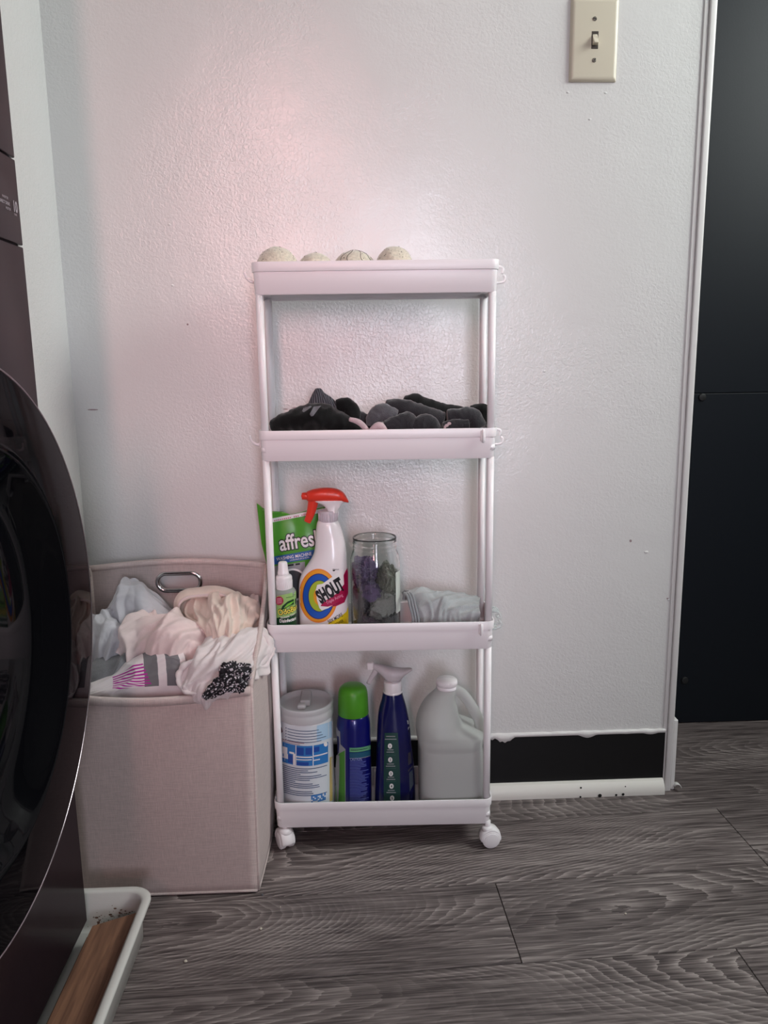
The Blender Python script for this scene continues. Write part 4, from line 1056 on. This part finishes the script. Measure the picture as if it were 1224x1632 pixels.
for k in range(44):
    a = 2 * pi * k / 44; cyl(bm, (c.x + cos(a) * .0178, c.y + sin(a) * .0178, c.z + .003), (0, 0, 1), .0005, .0005, .008, 5)
obj('cap', bm, M_wbottle, jg)
rebase(jg)

# ------------------------------------------------------------------ hamper
hp = thing('laundry_hamper', (-.165, -.15, 0), 'beige linen laundry hamper with metal ring handle, heaped with clothes', 'hamper')
HX0, HX1, HYB, HYF = -.318, -.011, -.036, -.258
def topz(y):                       # rim height falls from the back to the front
    t = (y - HYF) / (HYB - HYF); return .345 + .135 * t ** .85
def panel(name, pts, m, thick=.004, seg=(24, 24)):
    """pts: function (s, t) -> point"""
    bm = bmesh.new(); nu, nv = seg; g_ = [[bm.verts.new(pts(j / nu, i / nv)) for j in range(nu + 1)] for i in range(nv + 1)]
    for i in range(nv):
        for j in range(nu): bm.faces.new((g_[i][j], g_[i][j + 1], g_[i + 1][j + 1], g_[i + 1][j]))
    o = obj(name, bm, m, hp); md = o.modifiers.new('t', 'SOLIDIFY'); md.thickness = thick; md.offset = 0; return o
def fz(s): return .345 - .011 * sin(pi * s)
def pf(s, t): return V((HX0 + .004 + (HX1 - HX0 - .008 - .004 * (1 - t)) * s, HYF - .006 * sin(pi * s) * t + .003 * (1 - t), .004 + t * (fz(s) - .004)))
def pr(s, t):
    y = HYF + .004 + (HYB - HYF - .006) * s; zt_ = topz(y); return V((HX1 - .004 + .011 * sin(pi * min(1, s * .8)) * sin(pi * (.15 + .6 * t)) - .004 * (1 - t) ** 3, y, .004 + t * (zt_ - .004)))
def pl(s, t):
    y = HYF + .004 + (HYB - HYF - .006) * s; return V((HX0 + .002, y, .004 + t * (topz(y) - .004)))
panel('front_panel', pf, M_hamper); panel('side_panel', pr, M_hamper); panel('side_panel', pl, M_hamper)
# back panel with an oblong hole
hc_ = P(286, 927, HYB); zb = lambda x: .480 + .010 * sin(pi * (x - HX0) / (HX1 - HX0))
out = [(HX0, .004), (HX1, .004)] + [(HX1 + (HX0 - HX1) * k / 20, zb(HX1 + (HX0 - HX1) * k / 20)) for k in range(21)]
hw, hh = .0345, .0125
def stad(w_, h_, n=12):
    o_ = []
    for k in range(n + 1): a = -pi / 2 + pi * k / n; o_.append((w_ - h_ + h_ * cos(a), h_ * sin(a)))
    for k in range(n + 1): a = pi / 2 + pi * k / n; o_.append((-(w_ - h_) + h_ * cos(a), h_ * sin(a)))
    return o_
bm = bmesh.new(); es = []
for lp_ in (out, [(hc_.x + a, hc_.z + b) for a, b in stad(hw, hh)]):
    vs = [bm.verts.new((a, HYB, b)) for a, b in lp_]; es += [bm.edges.new((vs[k], vs[(k + 1) % len(vs)])) for k in range(len(vs))]
bmesh.ops.triangle_fill(bm, use_beauty=True, edges=es, normal=(0, -1, 0))
bp_ = obj('back_panel', bm, M_hampin, hp, smooth=False); md = bp_.modifiers.new('t', 'SOLIDIFY'); md.thickness = .004; md.offset = 0
bm = bmesh.new(); st = [(hc_.x + a, HYB - .003, hc_.z + b) for a, b in stad(hw + .0005, hh + .0005, 16)]
n = len(st); rings = []
for k in range(n):
    p = V(st[k]); t = (V(st[(k + 1) % n]) - V(st[k - 1])).normalized(); o_ = V((t.z, 0, -t.x)); ring = []
    for q in range(10):
        a = 2 * pi * q / 10; ring.append(bm.verts.new(p + o_ * (.0026 + .0036 * cos(a)) + V((0, -1, 0)) * (.0026 * sin(a))))
    rings.append(ring)
for k in range(n):
    for q in range(10): bm.faces.new((rings[k][q], rings[k][(q + 1) % 10], rings[(k + 1) % n][(q + 1) % 10], rings[(k + 1) % n][q]))
obj('handle_ring', bm, M_chrome, bp_)['label'] = 'oblong chrome ring around the hand hole'
bm = bmesh.new(); box(bm, HX0 + .004, HX1 - .006, HYF + .006, HYB - .004, .002, .006); obj('base_panel', bm, M_hampin, hp, smooth=False)
# binding along the rim and up the corners, seams
def flatband(pts, wd, th, nrm):
    bm = bmesh.new(); rings = []
    for p in pts:
        p = V(p); nn = V(nrm); rings.append([bm.verts.new(q) for q in (p - nn * th, p - nn * th - V((0, 0, wd)), p + nn * th - V((0, 0, wd)), p + nn * th, p + V((0, 0, th * .7)))])
    for A, B in zip(rings, rings[1:]):
        for k in range(5): bm.faces.new((A[k], A[(k + 1) % 5], B[(k + 1) % 5], B[k]))
    bm.faces.new(rings[0][::-1]); bm.faces.new(rings[-1]); return bm
obj('rim_binding', flatband([pf(s / 30, 1) + V((0, 0, .001)) for s in range(31)], .011, .0034, (0, 1, 0)), M_bind, hp)
obj('rim_binding', flatband([pr(s / 30, 1) + V((0, 0, .001)) for s in range(31)], .011, .0034, (1, 0, 0)), M_bind, hp)
obj('rim_binding', flatband([pl(s / 30, 1) + V((0, 0, .001)) for s in range(31)], .011, .0034, (1, 0, 0)), M_bind, hp)
obj('rim_binding', flatband([V((HX0 + (HX1 - HX0) * s / 20, HYB, zb(HX0 + (HX1 - HX0) * s / 20) + .001)) for s in range(21)], .008, .0034, (0, 1, 0)), M_bind, hp)
for x in (HX0 + .004, HX1 - .0045):
    bm = bmesh.new(); sweep(bm, [(x, HYB - .002, .01), (x, HYB - .002, zb(x) - .004)], .0030, 8); obj('corner_seam', bm, M_bind, hp)
bm = bmesh.new(); sweep(bm, [pf(1, t / 10) + V((.0015, .0015, 0)) for t in range(11)], .0022, 8); obj('corner_seam', bm, M_bind, hp)
bm = bmesh.new(); sweep(bm, [pf(s / 10, 0) + V((0, -.001, .001)) for s in range(11)], .0026, 8); obj('bottom_seam', bm, M_bind, hp)
bm = bmesh.new(); sweep(bm, [pr(s / 10, 0) + V((.001, 0, .001)) for s in range(11)], .0026, 8); obj('bottom_seam', bm, M_bind, hp)
rebase(hp)

# ------------------------------------------------------------------ clothes in the hamper
C_w = fabric('white_cotton', s2l(226, 216, 216), .93, 900, .2, .15); C_g = fabric('cool_grey_cotton', s2l(196, 194, 200), .92, 900, .25, .15)
C_p = fabric('pinkish_white_cotton', s2l(228, 208, 206), .93, 900, .25, .15); C_c = fabric('cream_cotton', s2l(226, 208, 196), .92, 900, .25, .15)
C_h = fabric('heather_grey', s2l(132, 132, 136), .7, 900, .3, .3)
def put(o, label, cat='clothes'): return tag(o, label, cat, 'clothes heaped in the hamper')
put(sheet('bed_sheet', [[(-.305, -.045, .33), (-.20, -.045, .35), (-.10, -.045, .35), (-.02, -.045, .33)], [(-.305, -.12, .33), (-.2, -.12, .345), (-.1, -.12, .345), (-.02, -.12, .33)],
     [(-.305, -.19, .30), (-.2, -.19, .31), (-.1, -.19, .31), (-.02, -.19, .30)], [(-.305, -.246, .28), (-.2, -.246, .29), (-.1, -.246, .29), (-.02, -.246, .28)]], C_h, 21, 50, 40, ((.008, 4, 40, 1.5),), .001, pix=False), 'grey cloth just showing beneath the other clothes in the hamper', 'cloth')
put(sheet('shirt', [[(168, 1015, -.055), (190, 935, -.055), (205, 926, -.055), (240, 945, -.055), (290, 1000, -.055)],
     [(162, 985, -.075), (188, 940, -.075), (202, 924, -.075), (236, 938, -.080), (282, 982, -.085)],
     [(158, 988, -.110), (178, 958, -.110), (205, 940, -.115), (238, 958, -.115), (276, 984, -.115)],
     [(160, 1010, -.130), (185, 990, -.130), (210, 975, -.130), (240, 985, -.130), (270, 1000, -.13)],
     [(165, 1050, -.125), (190, 1040, -.125), (215, 1035, -.125), (240, 1040, -.125), (270, 1050, -.125)]], C_g, 2, 80, 60, ((.009, 3.2, 35, 1.3), (.003, 7, 70, 1.5)), .0008), 'pale grey shirt rising to a peak at the back left of the hamper', 'shirt')
put(sheet('shirt', [[(140, 980, -.110), (155, 978, -.112), (172, 972, -.115), (190, 985, -.12)], [(138, 1000, -.145), (156, 992, -.15), (175, 988, -.15), (195, 1005, -.15)],
     [(140, 1025, -.170), (158, 1020, -.175), (178, 1020, -.175), (198, 1030, -.17)], [(140, 1070, -.175), (160, 1070, -.18), (180, 1070, -.18), (200, 1070, -.17)]], C_g, 6, 50, 50, ((.007, 2.5, 75, 1.4), (.003, 5, 20, 1.5)), .0006), 'wrinkled pale grey shirt at the left edge of the hamper', 'shirt')
# cream garment with a broad rolled waistband
cg = put(sheet('trousers', [[(286, 985, -.085), (305, 955, -.085), (335, 948, -.085), (370, 952, -.085), (400, 965, -.085), (416, 990, -.085)],
     [(282, 992, -.115), (305, 972, -.115), (335, 955, -.12), (368, 952, -.12), (398, 968, -.115), (414, 1000, -.11)],
     [(290, 1005, -.145), (312, 990, -.15), (340, 975, -.155), (366, 970, -.155), (392, 990, -.145), (408, 1015, -.135)],
     [(310, 1030, -.175), (330, 1018, -.18), (348, 1010, -.185), (368, 1010, -.185), (390, 1022, -.17), (404, 1035, -.15)],
     [(315, 1070, -.170), (335, 1070, -.175), (350, 1070, -.18), (368, 1070, -.18), (390, 1070, -.17), (402, 1070, -.15)]], C_c, 8, 100, 70, ((.010, 5.5, 12, 1.1), (.003, 11, 8, 1.3)), .0006), 'cream garment with a broad rolled waistband at the back right of the hamper', 'trousers')
bm = bmesh.new(); outer = spl([tuple(P(*q)) for q in ((281, 985, -.100), (279, 962, -.098), (290, 947, -.088), (322, 939, -.078), (358, 940, -.082), (386, 954, -.094), (402, 980, -.105), (411, 1012, -.112))], 60)
inner = spl([tuple(P(*q)) for q in ((285, 985, -.118), (287, 965, -.118), (300, 955, -.118), (326, 952, -.112), (352, 951, -.115), (376, 962, -.125), (390, 985, -.130), (398, 1015, -.132))], 60)
prev = None
for k in range(61):
    a, b = V(outer[k]), V(inner[k]); cur = []
    for j in range(13):
        t = j / 12; p = a.lerp(b, t) + V((0, -.35, 1)).normalized() * (.010 * sin(pi * t) ** .7 + .0010 * noise.noise(V((k * .15, t * 3, 2))) ) ; p.z += .0012 * noise.noise(V((k * .3, t * 6, 4)))
        cur.append(bm.verts.new(p))
    if prev:
        for j in range(12): bm.faces.new((prev[j], prev[j + 1], cur[j + 1], cur[j]))
    prev = cur
wb = obj('waistband', bm, C_c, cg); md = wb.modifiers.new('t', 'SOLIDIFY'); md.thickness = .003; md.offset = 0
for off, tr in ((0, 0), (.9, 0)):
    bm = bmesh.new(); sweep(bm, [V(a).lerp(V(b), .06 + off) + V((0, -.35, 1)).normalized() * .0035 for a, b in zip(outer, inner)], .0021, 8); obj('waistband_seam', bm, C_p, wb)
put(sheet('top', [[(404, 935 + 30, -.080), (400, 950, -.06), (410, 952, -.055), (418, 975, -.055)], [(400, 985, -.10), (404, 962, -.085), (411, 962, -.08), (420, 990, -.08)], [(402, 1015, -.115), (408, 1000, -.11), (415, 1000, -.105), (419, 1015, -.10)]], C_p, 31, 30, 30, ((.005, 3, 20, 1),), .0006), 'scrap of pinkish white cloth wedged in the back right corner of the hamper', 'cloth')
put(sheet('shirt', [[(188, 1000, -.135), (215, 980, -.125), (250, 975, -.125), (275, 975, -.125), (305, 985, -.13), (350, 1005, -.145)],
     [(178, 1020, -.160), (210, 985, -.155), (248, 978, -.155), (278, 980, -.155), (312, 1000, -.16), (358, 1022, -.165)],
     [(178, 1035, -.180), (212, 1010, -.185), (250, 1000, -.190), (282, 1000, -.190), (318, 1020, -.185), (352, 1038, -.18)],
     [(188, 1050, -.190), (216, 1040, -.200), (250, 1035, -.205), (286, 1030, -.205), (318, 1042, -.195), (345, 1050, -.185)],
     [(200, 1085, -.185), (222, 1085, -.195), (252, 1085, -.20), (288, 1085, -.20), (318, 1085, -.19), (340, 1085, -.18)]], C_p, 12, 110, 70, ((.012, 2.6, 28, 1.1), (.004, 5, 60, 1.3), (.0018, 13, 35, 1.4)), .0006), 'large pinkish white shirt crumpled across the middle of the hamper', 'shirt')
put(sheet('jumper', [[(138, 1060, -.165), (165, 1045, -.165), (190, 1038, -.165), (222, 1044, -.165), (240, 1060, -.165)],
     [(136, 1072, -.190), (165, 1058, -.195), (192, 1050, -.195), (220, 1056, -.195), (240, 1070, -.19)],
     [(136, 1088, -.205), (165, 1080, -.21), (195, 1076, -.21), (222, 1080, -.21), (242, 1090, -.205)],
     [(140, 1125, -.200), (165, 1125, -.21), (195, 1125, -.21), (222, 1125, -.21), (242, 1125, -.20)]], C_h, 14, 60, 44, ((.007, 2.4, 30, 1.2),), .0006), 'heather grey cloth with a lighter fold at the front left of the hamper', 'clothes')
def striped():
    m, t, b = nt('white_grey_magenta_knit'); b.inputs['Roughness'].default_value = .85; b.inputs['Sheen Weight'].default_value = .2
    N, L = t.nodes, t.links; uv = N.new('ShaderNodeUVMap'); sx = N.new('ShaderNodeSeparateXYZ'); L.new(uv.outputs[0], sx.inputs[0])
    nz = N.new('ShaderNodeTexNoise'); nz.inputs['Scale'].default_value = 60; L.new(uv.outputs[0], nz.inputs['Vector'])
    def mth(op, *a):
        q = N.new('ShaderNodeMath'); q.operation = op
        for i, x in enumerate(a):
            if isinstance(x, (int, float)): q.inputs[i].default_value = x
            else: L.new(x, q.inputs[i])
        return q.outputs[0]
    U, Vv = sx.outputs[0], sx.outputs[1]
    d = mth('ADD', U, mth('MULTIPLY', mth('SUBTRACT', nz.outputs[0], .5), .004))
    g1 = mth('MULTIPLY', mth('GREATER_THAN', d, .50), mth('LESS_THAN', d, .64)); g2 = mth('MULTIPLY', mth('GREATER_THAN', d, .73), mth('LESS_THAN', d, .90))
    gg = mth('MULTIPLY', mth('ADD', g1, g2), mth('LESS_THAN', Vv, .74))
    k = mth('ADD', mth('MULTIPLY', Vv, 1.0), mth('MULTIPLY', U, -.35))
    fr = mth('FRACT', mth('MULTIPLY', k, 17)); ln = mth('LESS_THAN', fr, .5)
    lim = mth('MULTIPLY', mth('GREATER_THAN', U, .22), mth('LESS_THAN', U, mth('ADD', .44, mth('MULTIPLY', Vv, .18))))
    lim = mth('MULTIPLY', lim, mth('MULTIPLY', mth('GREATER_THAN', Vv, .26), mth('LESS_THAN', Vv, .72))); ln = mth('MULTIPLY', ln, lim)
    m1 = N.new('ShaderNodeMix'); m1.data_type = 'RGBA'; m1.inputs[6].default_value = (*s2l(226, 216, 218), 1); m1.inputs[7].default_value = (*s2l(112, 110, 114), 1); L.new(gg, m1.inputs[0])
    m2 = N.new('ShaderNodeMix'); m2.data_type = 'RGBA'; L.new(m1.outputs[2], m2.inputs[6]); m2.inputs[7].default_value = (*s2l(178, 26, 148), 1); L.new(ln, m2.inputs[0])
    L.new(m2.outputs[2], b.inputs['Base Color']); return m
put(sheet('top', [[(138, 1092, -.205), (175, 1070, -.200), (212, 1050, -.200), (240, 1034, -.200), (268, 1032, -.200), (292, 1040, -.205)],
     [(138, 1098, -.225), (175, 1080, -.222), (212, 1062, -.222), (242, 1046, -.222), (272, 1042, -.222), (298, 1055, -.222)],
     [(138, 1104, -.235), (175, 1093, -.236), (212, 1082, -.236), (244, 1070, -.236), (274, 1066, -.236), (300, 1078, -.232)],
     [(140, 1110, -.240), (175, 1102, -.243), (212, 1098, -.245), (246, 1096, -.246), (276, 1095, -.245), (302, 1095, -.240)],
     [(142, 1135, -.238), (175, 1130, -.240), (212, 1128, -.240), (246, 1125, -.240), (276, 1125, -.240), (302, 1125, -.236)]], striped(), 17, 110, 70, ((.006, 2.0, 20, 1.1), (.0012, 5, 65, 1.2)), .0003), 'white top with grey blocks and thin magenta stripes at the hamper front', 'top')
ws = put(sheet('shirt', [[(300, 1060, -.195), (320, 1035, -.190), (352, 1018, -.180), (385, 1006, -.165), (408, 1006, -.15), (432, 1030, -.158)],
     [(290, 1072, -.215), (318, 1042, -.215), (355, 1030, -.210), (385, 1015, -.190), (410, 1012, -.165), (434, 1040, -.168)],
     [(285, 1082, -.235), (310, 1062, -.240), (350, 1052, -.235), (385, 1040, -.215), (412, 1032, -.185), (430, 1050, -.175)],
     [(292, 1096, -.248), (315, 1086, -.250), (348, 1078, -.246), (380, 1068, -.235), (404, 1060, -.215), (420, 1066, -.18)],
     [(300, 1106, -.252), (320, 1104, -.256), (345, 1100, -.256), (375, 1090, -.248), (394, 1084, -.232), (402, 1084, -.20)],
     [(310, 1125, -.246), (328, 1125, -.246), (350, 1125, -.246), (370, 1122, -.240), (386, 1115, -.225), (392, 1105, -.20)]], C_w, 23, 110, 80, ((.009, 2.8, 50, 1.2), (.005, 6, 25, 1.3), (.0018, 14, 40, 1.4)), .0006), 'white shirt with a rolled hem spilling over the front right rim of the hamper', 'shirt')
for q, r0 in ((((380, 1012, -.172), (396, 1004, -.160), (414, 1006, -.158), (428, 1018, -.166), (430, 1036, -.176), (421, 1052, -.186), (409, 1064, -.204)), .0052),
              (((318, 1104, -.266), (300, 1104, -.262), (288, 1092, -.252), (285, 1076, -.246), (295, 1060, -.242), (314, 1052, -.240), (332, 1050, -.238)), .0042)):
    bm = bmesh.new(); pts = spl(q and [tuple(P(*p)) for p in q], 40)
    sweep(bm, pts, [r0 * (.75 + .5 * abs(noise.noise(V((k * .21, r0 * 900, 0)))) * 2) * (sin(pi * (k + 1.5) / 43) ** .4) for k in range(41)], 12, flat=(1.35, .8)); obj('hem', bm, C_w, ws)
def lace():
    m, t, b = nt('black_white_lace'); tc = t.nodes.new('ShaderNodeTexCoord'); vo = t.nodes.new('ShaderNodeTexVoronoi'); vo.inputs['Scale'].default_value = 24
    nz = t.nodes.new('ShaderNodeTexNoise'); nz.inputs['Scale'].default_value = 20
    t.links.new(t.nodes.new('ShaderNodeUVMap').outputs[0], vo.inputs['Vector']); cr = t.nodes.new('ShaderNodeValToRGB'); cr.color_ramp.interpolation = 'CONSTANT'
    cr.color_ramp.elements[0].color = (*s2l(196, 188, 196), 1); cr.color_ramp.elements[1].position = .40; cr.color_ramp.elements[1].color = (*s2l(22, 19, 26), 1)
    t.links.new(vo.outputs['Distance'], cr.inputs[0]); t.links.new(cr.outputs[0], b.inputs['Base Color']); b.inputs['Roughness'].default_value = .8; return m
put(sheet('underwear', [[(352, 1070, -.252), (362, 1056, -.250), (378, 1054, -.248), (393, 1066, -.244)],
     [(350, 1080, -.268), (362, 1066, -.268), (380, 1064, -.266), (396, 1076, -.258)],
     [(338, 1095, -.274), (358, 1083, -.277), (380, 1080, -.276), (396, 1088, -.266)],
     [(325, 1104, -.276), (350, 1098, -.279), (374, 1095, -.277), (390, 1097, -.268)],
     [(330, 1113, -.276), (345, 1109, -.277), (366, 1103, -.275), (385, 1102, -.268)]], lace(), 27, 70, 60, ((.006, 6, 60, 1.2), (.003, 11, 30, 1.4)), .0006), 'small black and white patterned garment hanging over the hamper rim', 'underwear')

# ------------------------------------------------------------------ washing machine tower
MX, MY1, MY0 = -.254, -.342, -1.045
wm = thing('washing_machine', (-.6, (MY0 + MY1) / 2, 0), 'glossy dark plum washer dryer tower with a huge round glass door', 'washing machine')
bm = bmesh.new(); box(bm, -.95, MX - .004, MY0, MY1, .022, 1.85, .006, 2); obj('cabinet', bm, M_plum, wm)
for z0_, z1_ in ((.030, .9655), (.9675, 1.0665), (1.0685, 1.845)):
    bm = bmesh.new(); box(bm, MX - .008, MX, MY0 + .001, MY1 - .0005, z0_, z1_, .0014, 2); obj('front_panel', bm, M_plum, wm)
for y in (MY1 - .06, MY0 + .06):
    for x in (-.32, -.88):
        bm = bmesh.new(); cyl(bm, (x, y, .0165), (0, 0, 1), .018, .014, .017, 20); obj('foot', bm, M_dark, wm)
DYc, DZc, DR, DXf = -.671, .554, .278, -.190
M_rimm = mat('door_edge_metal', s2l(170, 158, 164), .2, metal=.9)
def disc(prof, name, m, parent, seg=128):
    bm = bmesh.new(); rings = []
    for r, x in prof:
        rings.append([bm.verts.new((x, DYc + r * cos(2 * pi * k / seg), DZc + r * sin(2 * pi * k / seg))) for k in range(seg)] if r > 1e-6 else [bm.verts.new((x, DYc, DZc))])
    for a, b in zip(rings, rings[1:]):
        for k in range(seg):
            k2 = (k + 1) % seg
            if len(a) == 1: bm.faces.new((a[0], b[k], b[k2]))
            elif len(b) == 1: bm.faces.new((a[k], b[0], a[k2]))
            else: bm.faces.new((a[k], b[k], b[k2], a[k2]))
    return obj(name, bm, m, parent)
dr = disc([(DR - .03, MX + .001), (DR - .012, MX + .02), (DR - .002, DXf - .006), (DR, DXf - .004), (DR - .0006, DXf - .0012), (DR - .0016, DXf - .0004)], 'door', M_rimm, wm)
disc([(DR - .0014, DXf - .0004), (DR - .004, DXf), (.2075, DXf)], 'door_glass', M_door, dr)
disc([(.2075, DXf), (.205, DXf - .0006), (.200, DXf - .0040), (.192, DXf - .0115), (.182, DXf - .0195), (.172, DXf - .0260), (.158, DXf - .031), (.12, DXf - .035), (0, DXf - .037)], 'door_bowl', M_bowl, dr)['label'] = 'recessed glossy glass bowl of the door'
disc([(DR + .0002, DXf - .0012), (DR + .0004, DXf - .0002), (DR - .0002, DXf + .0005), (DR - .0010, DXf + .0003), (DR - .0014, DXf - .0006)], 'edge_glint_ring', M_rimm, dr)  # raised bright ring added to stand for the glint along the glass edge
bm = bmesh.new()
for w_, dz in ((0, 0),): pass
def face_text(s_, y, z, size, xs=1, off=0):
    b_ = text_bm(s_, size, xs, off)
    for v in b_.verts: v.co = V((MX + .0004, y + v.co.x, z + v.co.y))
    return obj('printed_text', b_, M_print, wm, recalc=False)
bm.free()
face_text('10', -.3625, 1.0045, .0175 , .72, .03); face_text('YEARS', -.3615, 1.0000, .0032, .9)
face_text('DIRECT DRIVE', -.3985, 1.0085, .0050, .85, .02); face_text('MOTOR', -.3830, 1.0030, .0040, .9); face_text('INVERTER', -.3900, 1.0150, .0040, .9)
rebase(wm)

# ------------------------------------------------------------------ drain pan and timbers
pan = thing('drain_pan', (-.6, -.7, 0), 'white plastic drain pan on the floor under the washing machine', 'pan')
def prr(x1, y1, z, r, x0=-.98, y0=-1.055): return rrect(x0, x1, y0, y1, r, z, 8)
bm = bmesh.new()
ringmesh(bm, [prr(-.178, -.332, .0005, .02), prr(-.174, -.328, .001, .022), prr(-.1725, -.3265, .050, .024), prr(-.171, -.325, .054, .025), prr(-.164, -.318, .055, .03), prr(-.1605, -.3145, .058, .031), prr(-.1605, -.3145, .061, .031), prr(-.163, -.317, .0635, .030), prr(-.170, -.324, .0635, .026), prr(-.1735, -.3275, .061, .024), prr(-.1765, -.3305, .012, .022), prr(-.180, -.335, .0035, .020)])
obj('basin', bm, M_pan, pan); 
def stain():
    m, t, b = nt('pan_dirt'); b.inputs['Roughness'].default_value = .9; tc = t.nodes.new('ShaderNodeTexCoord'); nz = t.nodes.new('ShaderNodeTexNoise'); nz.inputs['Scale'].default_value = 60; nz.inputs['Detail'].default_value = 8
    t.links.new(tc.outputs['Object'], nz.inputs['Vector']); cr = t.nodes.new('ShaderNodeValToRGB'); cr.color_ramp.elements[0].color = (*s2l(92, 64, 50), 1); cr.color_ramp.elements[1].color = (*s2l(158, 128, 110), 1)
    t.links.new(nz.outputs[0], cr.inputs[0]); t.links.new(cr.outputs[0], b.inputs['Base Color']); return m
M_stain = stain(); random.seed(11)
bm = bmesh.new()
for k in range(300):
    x = random.gauss(-.205, .022); x = min(x, -.182)
    on_wall = random.random() < .65; s_ = random.uniform(.0003, .0010) * (2 if k % 12 == 0 else 1)
    if on_wall:
        z = min(.045, abs(random.gauss(.014, .010)) + .005)
        pts = [(x + s_ * cos(a * pi / 3) * 1.8, -.3305 - (.0125 - 0) * 0 - .0012 - .0008 * (1 - z / .05) - .0005, z + s_ * sin(a * pi / 3)) for a in range(6)]
    else:
        y = -.338 - abs(random.gauss(0, .015)); pts = [(x + s_ * cos(a * pi / 3) * 1.8, y + s_ * sin(a * pi / 3), .0042) for a in range(6)]
    bm.faces.new([bm.verts.new(p) for p in pts])
obj('rust_dirt', bm, M_stain, pan, smooth=False, recalc=False)['label'] = 'brown rusty dirt in the pan corner'
rebase(pan)
def timber():
    m, t, b = nt('pine_board'); b.inputs['Roughness'].default_value = .6; tc = t.nodes.new('ShaderNodeTexCoord')
    mp = t.nodes.new('ShaderNodeMapping'); mp.inputs['Scale'].default_value = (130, 9, 60); t.links.new(tc.outputs['Object'], mp.inputs[0])
    nz = t.nodes.new('ShaderNodeTexNoise'); nz.inputs['Scale'].default_value = 1; nz.inputs['Detail'].default_value = 4; nz.inputs['Distortion'].default_value = .5; t.links.new(mp.outputs[0], nz.inputs['Vector'])
    cr = t.nodes.new('ShaderNodeValToRGB'); cr.color_ramp.elements[0].position = .3; cr.color_ramp.elements[1].position = .7
    cr.color_ramp.elements[0].color = (*s2l(96, 66, 52), 1); cr.color_ramp.elements[1].color = (*s2l(150, 110, 86), 1)
    t.links.new(nz.outputs[0], cr.inputs[0]); t.links.new(cr.outputs[0], b.inputs['Base Color']); return m
M_pine = timber()
bm = bmesh.new(); pts = [(-.177, -.346), (-.236, -.372), (-.236, -1.0), (-.1815, -1.0)]
ringmesh(bm, [[(a, b, .0045) for a, b in pts], [(a, b, .044) for a, b in pts]]); bmesh.ops.bevel(bm, geom=bm.edges[:], offset=.0012, segments=2, profile=.5, affect='EDGES')
tag(obj('wooden_board', bm, M_pine, smooth=False), 'brown wooden board lying in the white drain pan beside the washing machine', 'board')
bm = bmesh.new(); box(bm, -.249, -.239, -.80, -.362, .0045, .019, .001); tag(obj('wooden_lath', bm, mat('weathered_grey_wood', s2l(112, 102, 96), .7, vary=(70, .6)), smooth=False), 'thin grey lath between the brown board and the washing machine', 'board')

# ------------------------------------------------------------------ crumbs on the floor
M_crumb = mat('pale_crumb', s2l(214, 204, 190), .8)
for i, (u, v, r, lb) in enumerate(((416, 1481, .0026, 'tiny pale crumb on the floor in front of the cart'), (296, 1533, .0030, 'tiny white crumb on the floor nearest the drain pan'), (447, 1446, .0012, 'smallest white speck on the floor in front of the cart'),
                                   (418, 1427, .0026, 'bit of grey fluff on the floor at the hamper corner'), (997, 1457, .0020, 'small white speck on the floor right of the cart'))):
    d = ray(u, v); q = CAM + d * (-CAM.z / d.z); bm = bmesh.new(); bmesh.ops.create_icosphere(bm, subdivisions=2, radius=r * .8)
    for v_ in bm.verts: v_.co = v_.co * (1 + .35 * noise.noise(v_.co * 900 + V((i, 0, 0)))); v_.co.z *= .6
    zl = min(v_.co.z for v_ in bm.verts); o = obj('crumb', bm, M_crumb if i != 3 else M_gry); o.location = (q.x, q.y, -zl + .0001); tag(o, lb, 'crumb', 'crumbs on the floor')

for o in D.objects:
    if '_rb' in o: del o['_rb']
